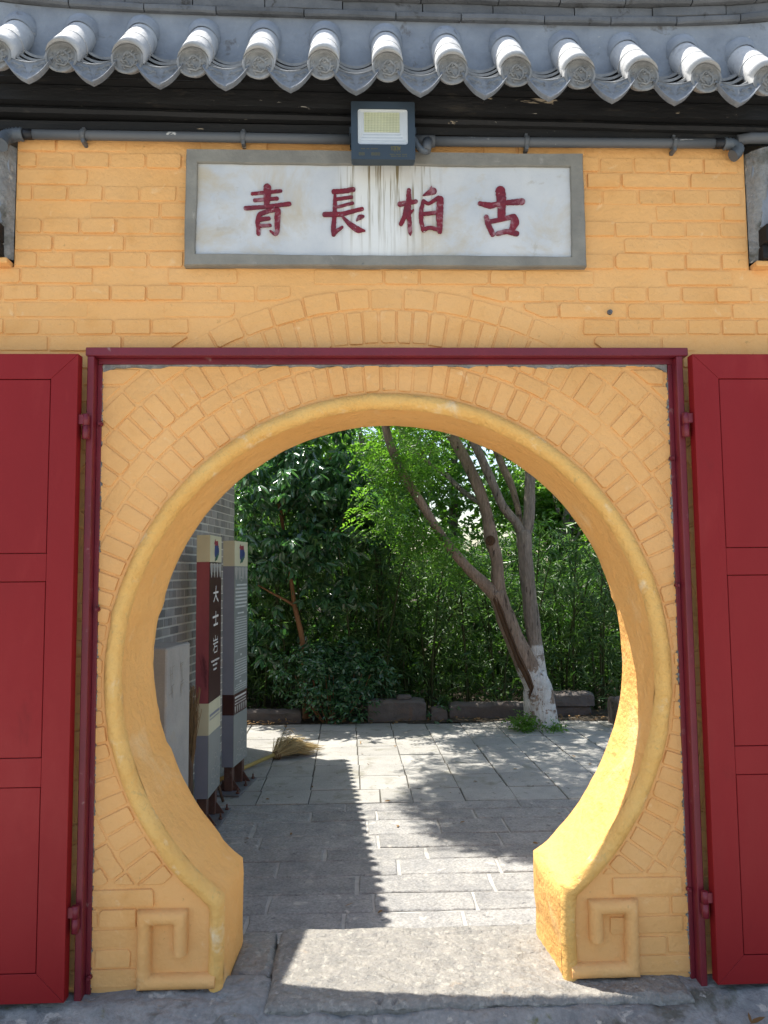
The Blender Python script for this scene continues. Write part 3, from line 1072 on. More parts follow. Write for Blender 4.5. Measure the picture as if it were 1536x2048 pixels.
# ---- lower side walls' copings that butt against the gate
for s in (-1, 1):
    root = empty('wall_coping', (s * 1.9, 0, 2.6))
    tag(root, ('weathered coping of the lower side wall at the ' + ('left' if s < 0 else 'right') + ' edge of the picture'), 'wall coping', 'copings of the lower side walls')

    def pc(mbb, nm, mat):
        o = mbb.build(nm, mat, root)
        o.matrix_parent_inverse = Matrix.Translation((-s * 1.9, 0, -2.6))
        return o
    bx = lambda m_, a, b, *r, **k: m_.box(min(s * a, s * b), max(s * a, s * b), *r, **k)
    mb = MB(); bx(mb, 1.408, 2.6, -.045, T, 2.6005, 2.622, bev=.004); pc(mb, 'corbel', YEL)
    mb = MB(); bx(mb, 1.425, 2.6, -.065, T, 2.6225, 2.675, bev=.004); pc(mb, 'cornice_course', BLACK)
    mb = MB(); bx(mb, 1.425, 2.6, -.095, T, 2.6755, 2.745, bev=.004); pc(mb, 'cornice_course', BLACK)
    mb = MB(); bx(mb, 1.43, 2.6, -.05, T, 2.746, 2.93, bev=.01); pc(mb, 'ridge_body', PLAST)
    for k in range(5):
        mb = MB()
        X = s * (1.54 + .22 * k)
        mb.tube([(X, -.20, 2.79), (X, -.10, 2.86), (X, .02, 2.95)], [.054, .055, .052], 16)
        pc(mb, 'round_tile', TILE)
    mb = MB()
    mb.tube([(s * 1.415, .05, 2.985), (s * 1.7, .05, 2.975), (s * 2.6, .05, 2.975)], [.085, .085, .085], 18); pc(mb, 'ridge_roll', PLAST)
    # mortar fillet smeared against the gate
    mb = MB()
    rows = []
    for i in range(25):
        z = 2.625 + i * .0182
        w = .05 + .05 * (i / 24) + .016 * fbm(i * .7, 3, 5 + s)
        d = .03 + .045 * (i / 24) ** .7
        r = []
        for k in range(7):
            t = k / 6
            r.append((s * (1.401 + w * t), -.004 - d * math.sin(t * 2.4) * (1 - .3 * t) + .006 * fbm(i * .9, k * .9, 9), z))
        rows.append(r)
    mb.grid(rows if s < 0 else [r[::-1] for r in rows]); pc(mb, 'mortar_fillet', CEM)

# ------------------------------------------------------------------ plaque
plq = empty('stone_plaque', (0, 0, 2.6))
tag(plq, 'white plaque in grey cement border with four dark red Chinese characters', 'plaque')


def local(o, root):
    o.matrix_parent_inverse = Matrix.Translation(-Vector(root.location))
    return o


mb = MB()
outer = [(-.762, 2.598), (.757, 2.598), (.757, 3.045), (-.757, 3.050)]
inn = [(-.720, 2.642), (.700, 2.640), (.705, 2.992), (-.716, 2.996)]
def lerp2(p, q, t): return (p[0] + (q[0] - p[0]) * t, p[1] + (q[1] - p[1]) * t)
NS = 24
def loop(poly, amp, seed):
    o = []
    for i in range(4):
        for k in range(NS):
            p = lerp2(poly[i], poly[(i + 1) % 4], k / NS)
            o.append((p[0] + amp * fbm(p[0] * 8, p[1] * 8, seed), p[1] + amp * fbm(p[0] * 8 + 5, p[1] * 8, seed + 1)))
    return o
A, B = loop(outer, .004, 1), loop(inn, .005, 4)
A2 = [(x * .994, z + (2.82 - z) * .014) for x, z in A]
B2 = [(x * 1.004, z + (2.82 - z) * -.016) for x, z in B]
rows = [[(x, -.002, z) for x, z in A], [(x, -.030, z) for x, z in A], [(x, -.037, z) for x, z in A2], [(x, -.036, z) for x, z in B2], [(x, -.031, z) for x, z in B], [(x, -.020, z) for x, z in B]]
mb.grid([r[::-1] for r in rows], smooth=False, close=True)
local(mb.build('border', PLQG, plq), plq)
mb = MB()
rows = [[(-.725 + 1.435 * i / 40, -.023 + .0015 * fbm(i * .4, j * .4, 3), 2.635 + .367 * j / 12) for i in range(41)] for j in range(13)]
mb.grid(rows); local(mb.build('panel', PLQW, plq), plq)


def stroke_mesh(strokes, to, y0, dy, mbb, mi=0, cap=8, yaxis=True, lift=.0004):
    """brush strokes: lists of (x, y, width); to() maps drawing units to the wall; every stroke a thin raised ribbon"""
    for si, st in enumerate(strokes):
        pts = []
        # resample
        for i in range(len(st) - 1):
            n_ = max(2, int(math.hypot(st[i + 1][0] - st[i][0], st[i + 1][1] - st[i][1]) / 12))
            for k in range(n_):
                t = k / n_
                pts.append([st[i][q] + (st[i + 1][q] - st[i][q]) * t for q in range(3)])
        pts.append(list(st[-1]))
        # smooth
        for _ in range(2):
            pts = [pts[0]] + [[(pts[i - 1][q] + 2 * pts[i][q] + pts[i + 1][q]) / 4 for q in range(3)] for i in range(1, len(pts) - 1)] + [pts[-1]]
        L_, R_ = [], []
        for i, p in enumerate(pts):
            a, b = pts[max(0, i - 1)], pts[min(len(pts) - 1, i + 1)]
            d = Vector((b[0] - a[0], b[1] - a[1]))
            if d.length < 1e-6: d = Vector((1, 0))
            d.normalize()
            w = p[2] * .5 * (1 + .22 * vnoise(i * .8, si * 3.1, 2))
            w2 = p[2] * .5 * (1 + .22 * vnoise(i * .8, si * 3.1, 7))
            L_.append((p[0] - d.y * w, p[1] + d.x * w)); R_.append((p[0] + d.y * w2, p[1] - d.x * w2))
        def capp(p, a0_, w):
            return [(p[0] + math.cos(a0_ + math.pi * k / 6) * w * .5, p[1] + math.sin(a0_ + math.pi * k / 6) * w * .5) for k in range(1, 6)]
        d0 = math.atan2(pts[1][1] - pts[0][1], pts[1][0] - pts[0][0]); d1 = math.atan2(pts[-1][1] - pts[-2][1], pts[-1][0] - pts[-2][0])
        ring = L_ [::-1]
        c0 = capp(pts[0], d0 + math.pi / 2, pts[0][2]); c1 = capp(pts[-1], d1 - math.pi / 2, pts[-1][2])
        y = y0 - lift * si
        n_ = len(L_)
        top = [to(x, z, y - dy) for x, z in L_] + [to(x, z, y - dy) for x, z in R_] + [to(x, z, y - dy) for x, z in c0] + [to(x, z, y - dy) for x, z in c1]
        fs = [[i, i + 1, n_ + i + 1, n_ + i] for i in range(n_ - 1)]
        fs.append([0] + [2 * n_ + k for k in range(5)] + [n_])
        fs.append([2 * n_ - 1] + [2 * n_ + 5 + k for k in range(5)] + [n_ - 1])
        mbb.add(top, fs, mi)
        out_ = L_ + c1[::-1] + R_[::-1] + c0[::-1]
        m_ = len(out_)
        mbb.add([to(x, z, y - dy) for x, z in out_] + [to(x, z, y + .003) for x, z in out_], [[i, (i + 1) % m_, m_ + (i + 1) % m_, m_ + i] for i in range(m_)], mi)


def toA(ox, oy, sc):
    def f(x, y, yy):
        px, py = ox + x / sc, oy + y / sc
        return (-.714 + (px - 397) * .001912, yy, 2.990 - (py - 332 - (px - 397) * .008) * .001918)
    return f


QING = [[(140, 180, 38), (300, 165, 40), (470, 145, 42)], [(170, 260, 42), (300, 248, 38), (430, 238, 42)], [(315, 100, 85), (315, 190, 85), (308, 330, 62)],
        [(65, 355, 48), (300, 340, 44), (572, 303, 50)], [(440, 372, 40), (330, 388, 48), (225, 430, 52), (203, 520, 55), (213, 600, 48), (215, 660, 48)],
        [(445, 385, 55), (435, 450, 72), (432, 560, 62), (435, 640, 50), (410, 675, 42), (352, 630, 20)], [(230, 492, 50), (335, 480, 42)], [(240, 570, 40), (350, 563, 36)]]
CHANG = [[(1095, 155, 62), (1200, 150, 55), (1318, 130, 60)], [(1105, 205, 36), (1105, 330, 50), (1098, 460, 50), (1085, 600, 58), (1088, 672, 50)], [(1130, 247, 38), (1300, 222, 40)],
         [(1140, 340, 32), (1312, 295, 36)], [(985, 432, 58), (1180, 430, 52), (1422, 365, 44)], [(1090, 655, 55), (1190, 585, 28)],
         [(1190, 458, 22), (1275, 550, 58), (1370, 618, 78), (1452, 630, 18)], [(1358, 505, 18), (1400, 462, 66), (1436, 458, 30)]]
BAI = [[(90, 285, 60), (170, 272, 55), (262, 255, 45)], [(187, 130, 48), (185, 250, 58), (172, 380, 70), (192, 470, 44), (195, 600, 50), (200, 632, 14)], [(160, 330, 58), (140, 420, 52), (98, 508, 48)], [(190, 392, 40), (236, 350, 14)],
       [(345, 188, 14), (415, 155, 62), (455, 140, 78)], [(345, 250, 36), (316, 370, 52), (320, 500, 46), (345, 585, 40)], [(350, 255, 34), (400, 287, 32), (510, 215, 44)], [(530, 235, 74), (520, 400, 78), (520, 595, 52)],
       [(335, 402, 38), (470, 385, 40)], [(335, 572, 46), (420, 552, 38), (525, 582, 40)], [(430, 110, 30), (435, 95, 16)]]
GU = [[(1195, 135, 108), (1200, 200, 112), (1200, 290, 92), (1203, 440, 86)], [(965, 278, 46), (1080, 306, 66), (1200, 275, 48), (1430, 258, 72)], [(1032, 430, 48), (1050, 510, 58), (1098, 625, 58)],
      [(1080, 482, 46), (1200, 460, 48), (1330, 425, 55)], [(1335, 435, 72), (1350, 490, 98), (1312, 570, 66), (1290, 600, 50)], [(1150, 620, 46), (1250, 595, 52), (1362, 620, 58)]]
for st, (ox, oy, sc) in ((QING, (480, 360, 5.908)), (CHANG, (480, 360, 5.908)), (BAI, (780, 360, 5.486)), (GU, (780, 360, 5.486))):
    mb = MB(); stroke_mesh(st, toA(ox, oy, sc), -.0245, .0035, mb)
    local(mb.build('character', CHAR, plq), plq)

# ------------------------------------------------------------------ floodlight
fl = empty('floodlight', (-.016, -.10, 3.0))
tag(fl, 'square dark grey LED floodlight above the white plaque, under the eave', 'floodlight')
mb = MB()
FX0, FX1, FZ0, FZ1, FY = -.134, .102, 2.964, 3.187, -.125
mb.box(FX0 + .0005, FX1 - .0005, FY + .018, FY + .05, FZ0 + .0005, FZ1 - .0005, bev=.006)
for k in range(7):
    mb.box(FX0 + .02 + k * .03, FX0 + .026 + k * .03, FY + .05, FY + .075, FZ0 + .03, FZ1 - .03)
local(mb.build('housing', LBODY, fl), fl)
# front frame around the window
WX0, WX1, WZ0, WZ1 = -.110, .076, 3.022, 3.160
mb = MB()
def rr_loop(x0, x1, z0, z1, r, n_=5):
    o = []
    for (cx, cz, a) in ((x1 - r, z1 - r, 0), (x0 + r, z1 - r, 1), (x0 + r, z0 + r, 2), (x1 - r, z0 + r, 3)):
        for k in range(n_ + 1):
            t = (a + k / n_) * math.pi / 2; o.append((cx + r * math.cos(t), cz + r * math.sin(t)))
    return o
lo = rr_loop(FX0, FX1, FZ0, FZ1, .006); li = rr_loop(WX0, WX1, WZ0, WZ1, .010); li2 = rr_loop(WX0 + .002, WX1 - .002, WZ0 + .002, WZ1 - .002, .009)
mb.grid([[(x, FY + .030, z) for x, z in lo], [(x, FY, z) for x, z in lo], [(x, FY, z) for x, z in li], [(x, FY + .014, z) for x, z in li2]], smooth=False, close=True)
local(mb.build('front_frame', LBODY, fl), fl)
# stepped white reflector down to the LED board
LX0, LX1, LZ0, LZ1 = -.086, .046, 3.076, 3.153
mb = MB()
lps = []
for k in range(9):
    t = k / 8; st = .0012 * (k % 2)
    q = lambda a, b: a + (b - a) * t
    lps.append([(x, FY + .004 + .010 * t + st, z) for x, z in rr_loop(q(WX0 + .001, LX0), q(WX1 - .001, LX1), q(WZ0 + .001, LZ0), q(WZ1 - .001, LZ1), .008 * (1 - t) + .001)])
mb.grid(lps, smooth=False, close=True)
rf = mb.build('reflector', LREFL, fl); local(rf, fl)
mb = MB(); mb.add([(LX0, FY + .0143, LZ0), (LX1, FY + .0143, LZ0), (LX1, FY + .0143, LZ1), (LX0, FY + .0143, LZ1)], [(0, 1, 2, 3)])
local(mb.build('led_board', LEDB, fl), fl)
mb = MB()
NXL, NZL = 24, 12
for i in range(NXL):
    for j in range(NZL):
        x = LX0 + (LX1 - LX0) * (i + .5) / NXL; z = LZ0 + (LZ1 - LZ0) * (j + .5) / NZL
        mb.box(x - .0021, x + .0021, FY + .0122, FY + .0142, z - .0025, z + .0025)
o = local(mb.build('led_chips', LED, fl), fl); o['kind'] = 'stuff'
# printing: 100W and small rows
SEG = {'1': [[(.3, .8), (.5, 1), (.5, 0)]], '0': [[(0, 0), (0, 1), (.8, 1), (.8, 0), (0, 0)]], 'W': [[(0, 1), (.22, 0), (.45, .7), (.68, 0), (.9, 1)]]}


def glyphs(mbb, text, x, z, h, w, y, mi=0):
    for ch in text:
        for pl in SEG.get(ch, []):
            for (a, b) in zip(pl[:-1], pl[1:]):
                p0 = Vector((x + a[0] * h * .62, z + a[1] * h)); p1 = Vector((x + b[0] * h * .62, z + b[1] * h))
                d = (p1 - p0).normalized() * w * .5; nn = Vector((-d.y, d.x))
                p0 -= d; p1 += d
                mbb.add([(p0.x + nn.x, y, p0.y + nn.y), (p0.x - nn.x, y, p0.y - nn.y), (p1.x - nn.x, y, p1.y - nn.y), (p1.x + nn.x, y, p1.y + nn.y)], [(0, 1, 2, 3)], mi)
                y -= .00003
        x += h * .72


mb = MB()
glyphs(mb, '100W', .010, 3.000, .0135, .0028, FY - .0006)
for (x0, x1, z, n_) in ((-.098, -.035, 3.003, 12), (.020, .055, 2.992, 7), (.008, .072, 2.982, 14), (.012, .072, 2.975, 14), (-.106, -.026, 2.984, 7)):
    w = (x1 - x0) / n_
    hh_ = .011 if n_ == 7 and x1 < 0 else .0032
    for k in range(n_):
        if hsh(k, int(z * 1000)) > .82: continue
        a = x0 + w * k
        if hh_ > .01:
            for (u0, u1, v0, v1) in ((0, .8, .85, 1), (0, .8, 0, .15), (0, .15, .15, .85), (.65, .8, .15, .85), (.3, .5, .3, .7)):
                mb.add([(a + w * u0, FY - .0006, z + hh_ * v0 - .005), (a + w * u1, FY - .0006, z + hh_ * v0 - .005), (a + w * u1, FY - .0006, z + hh_ * v1 - .005), (a + w * u0, FY - .0006, z + hh_ * v1 - .005)], [(0, 1, 2, 3)])
        else:
            mb.add([(a, FY - .0006, z), (a + w * .7, FY - .0006, z), (a + w * .7, FY - .0006, z + hh_), (a, FY - .0006, z + hh_)], [(0, 1, 2, 3)])
local(mb.build('lettering', LTXT, fl), fl)
mb = MB()
for s in (FX0 - .006, FX1 + .001): mb.box(s, s + .005, FY + .02, .0, 3.075, 3.10)
mb.box(FX0 - .006, FX1 + .006, -.006, -.001, 3.07, 3.105)
local(mb.build('bracket', LBODY, fl), fl)

# ------------------------------------------------------------------ conduit pipes


def corrugated(mbb, pts, r, n_per=8, mi=0):
    P = []
    for i in range(len(pts) - 1):
        for k in range(n_per): P.append(Vector(pts[i]).lerp(Vector(pts[i + 1]), k / n_per))
    P.append(Vector(pts[-1]))
    rr = [r * (1 + (.09 if i % 2 else -.06)) for i in range(len(P))]
    mbb.tube(P, rr, 12, mi)


def bez(p0, p1, p2, p3, n_=8):
    o = []
    for i in range(n_ + 1):
        t = i / n_; u = 1 - t
        o.append(tuple(u ** 3 * a + 3 * u * u * t * b + 3 * u * t * t * c + t ** 3 * d for a, b, c, d in zip(p0, p1, p2, p3)))
    return o


pl_ = empty('conduit_pipe', (-.7, -.03, 3.1))
tag(pl_, 'grey plastic conduit under the cornice, left of the floodlight', 'pipe', 'plastic conduits under the cornice')
PR = .0182
PY = -.034
mb = MB(); mb.tube([(-1.335, PY, 3.100), (-1.0, PY, 3.0985), (-.6, PY, 3.096), (-.10, PY, 3.092)], PR, 16); local(mb.build('pipe', PIPE, pl_), pl_)
for x in (-1.141, -.543):
    mb = MB(); mb.tube([(x - .009, PY, 3.098 + .003 * -x), (x + .009, PY, 3.098)], PR + .004, 16); mb.box(x - .007, x + .007, PY - .012, -.002, 3.066, 3.082, bev=.002)
    mb.box(x - .006, x + .006, PY - .006, -.002, 3.112, 3.128, bev=.002)
    local(mb.build('clip', PIPE, pl_), pl_)
mb = MB(); mb.tube([(-1.372, PY, 3.100), (-1.330, PY, 3.100)], PR + .0015, 16); local(mb.build('coupling', DARKP, pl_), pl_)
mb = MB(); corrugated(mb, bez((-1.365, PY, 3.1), (-1.44, PY, 3.1), (-1.425, PY - .02, 3.07), (-1.425, PY - .05, 3.03), 9), .024, 3); local(mb.build('corrugated_elbow', CORR, pl_), pl_)
mb = MB(); mb.tube([(-1.43, PY - .06, 3.045), (-1.9, PY - .05, 3.055)], PR, 14); local(mb.build('side_pipe', PIPE, pl_), pl_)
pr_ = empty('conduit_pipe', (.7, -.03, 3.1))
tag(pr_, 'grey plastic conduit under the cornice, right of the floodlight', 'pipe', 'plastic conduits under the cornice')
mb = MB(); mb.tube([(.150, PY, 3.088), (.6, PY, 3.088), (1.0, PY, 3.089), (1.275, PY, 3.090)], PR, 16); local(mb.build('pipe', PIPE, pr_), pr_)
mb = MB(); mb.tube([(.110, PY, 3.088), (.185, PY, 3.088)], PR + .004, 16); local(mb.build('coupling', PIPE, pr_), pr_)
for x in (.537, 1.111):
    mb = MB(); mb.tube([(x - .009, PY, 3.089), (x + .009, PY, 3.089)], PR + .004, 16); mb.box(x - .007, x + .007, PY - .012, -.002, 3.056, 3.072, bev=.002)
    mb.box(x - .006, x + .006, PY - .006, -.002, 3.106, 3.122, bev=.002)
    local(mb.build('clip', PIPE, pr_), pr_)
mb = MB(); mb.tube([(1.270, PY, 3.090), (1.318, PY, 3.090)], PR + .0015, 16); local(mb.build('coupling', DARKP, pr_), pr_)
mb = MB(); corrugated(mb, bez((1.305, PY, 3.09), (1.38, PY, 3.09), (1.36, PY - .01, 3.05), (1.335, PY - .01, 3.035), 9), .022, 3); local(mb.build('corrugated_elbow', CORR, pr_), pr_)
mb = MB(); mb.tube([(1.355, PY - .01, 3.098), (1.40, PY - .02, 3.102), (2.0, PY - .02, 3.105)], PR + .002, 14); local(mb.build('side_pipe', PIPE, pr_), pr_)
fc = empty('lamp_cable', (.13, -.06, 3.03))
tag(fc, 'short corrugated cable looping from floodlight into the right conduit', 'cable')
mb = MB(); corrugated(mb, bez((.098, -.075, 3.082), (.108, -.09, 3.045), (.125, -.09, 3.010), (.150, -.085, 3.022), 9), .0115, 3); local(mb.build('cable', CORR, fc), fc)
mb = MB(); mb.tube([(.146, -.085, 3.018), (.150, -.080, 3.042), (.155, -.055, 3.075)], [.017, .0185, .019], 14); local(mb.build('elbow_cap', PIPE, fc), fc)
mb = MB()
mb.tube([(-.045, -.02, 3.24), (-.09, -.08, 3.205), (-.11, -.10, 3.19)], .003, 6)
tag(mb.build('thin_wire', DARKP), 'thin wire running from the black cornice to the floodlight top', 'wire')

# ------------------------------------------------------------------ door frame and doors
df = empty('door_frame', (0, -.03, 0))
tag(df, 'dark red steel door frame fixed to the yellow wall around the round opening', 'door frame')
mb = MB(); mb.box(-1.108, 1.122, -.060, -.001, 2.246, 2.277, bev=.0025); local(mb.build('lintel', REDF, df), df)
mb = MB(); mb.box(-1.075, 1.09, -.018, -.0008, 2.226, 2.2455, bev=.001); local(mb.build('lintel_lip', REDF, df), df)
for s in (-1, 1):
    mb = MB()
    a, b = sorted((s * 1.078, s * 1.102))
    mb.box(a, b, -.058, -.001, -.02, 2.2455, bev=.003)
    local(mb.build('jamb', REDF, df), df)
    mb = MB()
    a, b = sorted((s * 1.062, s * 1.0775))
    mb.box(a, b, -.014, -.0006, -.015, 2.2255, bev=.001)
    local(mb.build('jamb_flange', REDF, df), df)
    # ragged mortar along the inner edge of the jamb
    mb = MB()
    pts = []
    N_ = 420
    rows = []
    for i in range(N_ + 1):
        z = 2.22 * i / N_
        w = max(.0, -.001 + .013 * fbm(i * 1.1, 2, 40 + s, 5) + .008 * fbm(i * .12, 7, 44)) * (1.0 if s > 0 else .5)
        x0 = s * 1.0635
        rows.append([(x0, -.010, z), (x0 - s * w, -.009, z), (x0 - s * (w + .003), .001, z)])
    mb.grid(rows if s < 0 else [r[::-1] for r in rows], smooth=False); local(mb.build('edge_mortar', CEM, df), df)
mb = MB()
rows = []
for i in range(141):
    x = -1.06 + 2.12 * i / 140
    w = .004 + .016 * max(0, fbm(i * .3, 5, 51)) + (.02 * max(0, 1 - abs(abs(x) - 1.06) / .05))
    rows.append([(x, -.010, 2.2255), (x, -.009, 2.2255 - w), (x, .001, 2.2255 - w - .003)])
mb.grid(rows[::-1], smooth=False); local(mb.build('edge_mortar', CEM, df), df)
for (x, z) in ((-1.063, 2.001), (-1.061, 1.324), (1.063, 1.865), (1.064, 1.39), (-1.064, .05), (1.064, .30)):
    mb = MB(); mb.tube([(x, -.012, z), (x, -.026, z)], [.010, .007], 10); mb.tube([(x, -.024, z), (x, -.034, z)], .0045, 8)
    local(mb.build('bolt', REDF, df), df)


def door(s):
    root = empty('door_leaf', (s * 1.1, -.085, .01))
    tag(root, 'open red panelled metal door leaf at the ' + ('left' if s < 0 else 'right') + ' edge of the picture', 'door', 'open red door leaves')
    y0, y1 = -.103, -.060
    xe = 1.118
    W_ = 1.07
    Z0, Z1 = .012, 2.240
    def bx(a, b, ya, yb, za, zb, nm, bev=.002):
        m_ = MB(); p, q = sorted((s * a, s * b)); m_.box(p, q, ya, yb, za, zb, bev=bev)
        return local(m_.build(nm, RED, root), root)
    st = .095
    rails = [(Z0, .108), (.723, .820), (1.427, 1.524), (2.148, Z1)]
    # mitred stiles and top/bottom rails, flush, with hair joints
    def prism(poly, nm):
        m_ = MB()
        if s < 0: poly = [(-x, z) for x, z in poly]
        if area(poly) < 0: poly = poly[::-1]
        n_ = len(poly)
        ins_ = inset(poly, .0012)
        m_.add([(x, y0, z) for x, z in ins_] + [(x, y0 + .0015, z) for x, z in poly] + [(x, y1, z) for x, z in poly],
               [list(range(n_))] + [[i, i + n_, (i + 1) % n_ + n_, (i + 1) % n_] for i in range(n_)] + [[i + n_, i + 2 * n_, (i + 1) % n_ + 2 * n_, (i + 1) % n_ + n_] for i in range(n_)])
        return local(m_.build(nm, RED, root), root)
    g = .0003
    prism([(xe, Z0), (xe, Z1), (xe + st - g, rails[3][0] + g), (xe + st - g, rails[0][1])], 'stile')
    prism([(xe + W_, Z0), (xe + W_, Z1), (xe + W_ - st + g, rails[3][0]), (xe + W_ - st + g, rails[0][1])], 'stile')
    prism([(xe + g, Z1 + .0), (xe + W_ - g, Z1 + .0), (xe + W_ - st, rails[3][0] + g), (xe + st, rails[3][0] + g)], 'rail')
    prism([(xe + g, Z0), (xe + W_ - g, Z0), (xe + W_ - st, rails[0][1] - g), (xe + st, rails[0][1] - g)], 'rail')
    for a, b in rails[1:3]: bx(xe + st + .0003, xe + W_ - st - .0003, y0 + .0004, y1, a, b, 'rail', .0012)
    for (a, b) in zip(rails[:-1], rails[1:]):
        bx(xe + st + .0022, xe + W_ - st - .0022, y0 + .0015, y1 - .003, a[1] + .0022, b[0] - .0022, 'panel', .0015)
    # hinges
    for (za, zb) in ((1.935, 2.025), (.228, .318)):
        m_ = MB()
        xh = s * 1.094; zm = (za + zb) / 2 + .003
        m_.tube([(xh, -.080, zm + .0005), (xh, -.080, zb)], .0125, 14)
        p, q = sorted((s * 1.094, s * 1.1175)); m_.box(p, q, -.0905, -.0825, zm + .004, zb - .003, bev=.001)
        local(m_.build('hinge', REDF, root), root)
        m_ = MB()
        m_.tube([(xh, -.080, za), (xh, -.080, zm - .0005)], .0125, 14)
        p, q = sorted((s * 1.085, s * 1.094)); m_.box(p, q, -.074, -.0585, za + .004, zm - .004, bev=.001)
        local(m_.build('hinge', REDF, root), root)
    return root


door(-1); door(1)
mb = MB(); mb.tube([(.848, -.004, 2.43), (.848, -.016, 2.43)], [.011, .009], 8); mb.tube([(.848, -.015, 2.43), (.848, -.024, 2.43)], .005, 8)
tag(mb.build('anchor_bolt', STEEL), 'small grey anchor bolt sticking out of the yellow wall above the right door', 'bolt')

# ------------------------------------------------------------------ grey brick building on the left
bld = empty('brick_building', (-1.3, 4.3, -.1))
tag(bld, 'grey brick house wall with pale mortar behind the two sign pillars', 'building')
DIRB = Vector((math.sin(rad(5.5)), math.cos(rad(5.5)), 0))        # along the wall, away from the camera
NB = Vector((DIRB.y, -DIRB.x, 0))                                 # facing the path
C0 = Vector((-1.262, 4.3, 0))
MW = Matrix(((DIRB.x, NB.x, 0, C0.x), (DIRB.y, NB.y, 0, C0.y), (0, 0, 1, 0), (0, 0, 0, 1)))   # local u along, v outwards, z up
mb = MB()
mb.box(-3.3, -.004, -2.6, -.003, -.2, 2.9)
me = mb.mesh('wall', [GMORT])
me.transform(MW)
local(link('wall', me, bld), bld)
HDR, STR = .088, .176


def gb_mesh(L):
    m_ = MB(); m_.box(-L + .006, -.006, -.02, .0005, .0065, .057, bev=.002)
    return m_.mesh('brick_shape', [GBRICK])


me_h, me_s = gb_mesh(HDR), gb_mesh(STR)


def seen(P):
    for Yp in (0.0, T):
        t = (Yp - CAMP.y) / (P.y - CAMP.y)
        q = CAMP.lerp(P, t)
        if math.hypot(q.x, q.z - CZ) > R_IN + .03: return False
    return True


cand = []
bg_r = random.Random(9)
for r_i in range(48):
    z = -.12 + r_i * .0635
    header = r_i % 3 == 1
    u = 0.0 if header or r_i % 2 else -.044
    first = True
    while u > -3.2:
        L = HDR if header or bg_r.random() < .18 else STR
        P = MW @ Vector((u - L / 2, 0, z + .03))
        cand.append((u, z, L, seen(P) and P.y > 1.5))
        u -= L
    if not (header or r_i % 2): cand.append((0.0, z, .044, False))
vis_b = [c for c in cand if c[3]]
vis_b.sort(key=lambda c: (MW @ Vector((c[0], 0, c[1])) - CAMP).length)
keep = set(id(c) for c in vis_b[:300])
rest = MB()
for c in cand:
    u, z, L, v = c
    jv = (bg_r.random() - .5) * .004
    if id(c) in keep:
        o = link('brick', me_h if L == HDR else me_s, bld)
        o.matrix_parent_inverse = Matrix.Translation(-Vector(bld.location))
        o.matrix_basis = MW @ Matrix.Translation((u, jv, z))
    else:
        m_ = MB(); m_.box(u - L + .005, u - .005, -.02, jv, z + .005, z + .059)
        rest.add([MW @ Vector(p) for p in m_.v], m_.f)
# end wall of the building, away from the camera
for r_i in range(48):
    z = -.12 + r_i * .0635
    v = -.004
    while v > -2.5:
        L = HDR if r_i % 2 else STR
        m_ = MB(); m_.box(-.02, .0, v - L + .005, v - .005, z + .005, z + .059)
        rest.add([MW @ Vector(p) for p in m_.v], m_.f); v -= L
o = local(rest.build('brick_courses', GBRICKI, bld), bld); o['kind'] = 'stuff'
# tiled roof whose scalloped eave throws the long shadow across the path
SH = lambda x, y, h: Vector((x, y, ZP)) + Vector((-.32, .225, 1.0)) * h
HE = 2.60
E0, E1 = SH(.0, .60, HE), SH(-.235, 3.69, HE)
ed = (E1 - E0).normalized(); en = Vector((-ed.y, ed.x, 0))
mb = MB()
up = Vector((0, 0, 1))
A_ = E0; B_ = E1
C_ = E1 + en * 2.2 + up * 1.0; D_ = E0 + en * 2.2 + up * 1.0
mb.add([A_, B_, C_, D_, A_ - up * .05, B_ - up * .05, C_ - up * .05, D_ - up * .05], [(0, 1, 2, 3), (7, 6, 5, 4), (0, 4, 5, 1), (1, 5, 6, 2), (2, 6, 7, 3), (3, 7, 4, 0)])
broof = local(mb.build('roof', TILE, bld), bld)
F0, F1 = SH(-.42, -.35, HE), SH(-.265, .62, HE)  # unseen roof piece, added only to shade the left pier and sill
mb = MB()
q4 = [F0, F1, F1 + en * 1.6 + up * .73, F0 + en * 1.6 + up * .73]
mb.add(q4 + [p - up * .05 for p in q4], [(0, 1, 2, 3), (7, 6, 5, 4), (0, 4, 5, 1), (1, 5, 6, 2), (2, 6, 7, 3), (3, 7, 4, 0)])
local(mb.build('shade_roof', TILE, bld), bld)
nt_r = int((E1 - E0).length / .108)
mbt = MB()
mbt.tube([(0, 0, 0), (0, -.0, 0.0001)], .04, 8) if False else None
me_t = None
for i in range(nt_r + 1):
    p = E0 + ed * (.108 * i + .02 + tr.uniform(-.012, .012))
    sl = (en * 2.2 + up * 1.0).normalized()
    if me_t is None:
        m_ = MB(); m_.tube([tuple(-sl * .008), tuple(sl * .25), tuple(sl * 2.3)], [.034, .036, .036], 10)
        me_t = m_.mesh('roof_roll', [TILE])
    o = link('roof_roll', me_t, broof)
    o.location = p + up * .02 + sl * tr.uniform(-.008, .008)

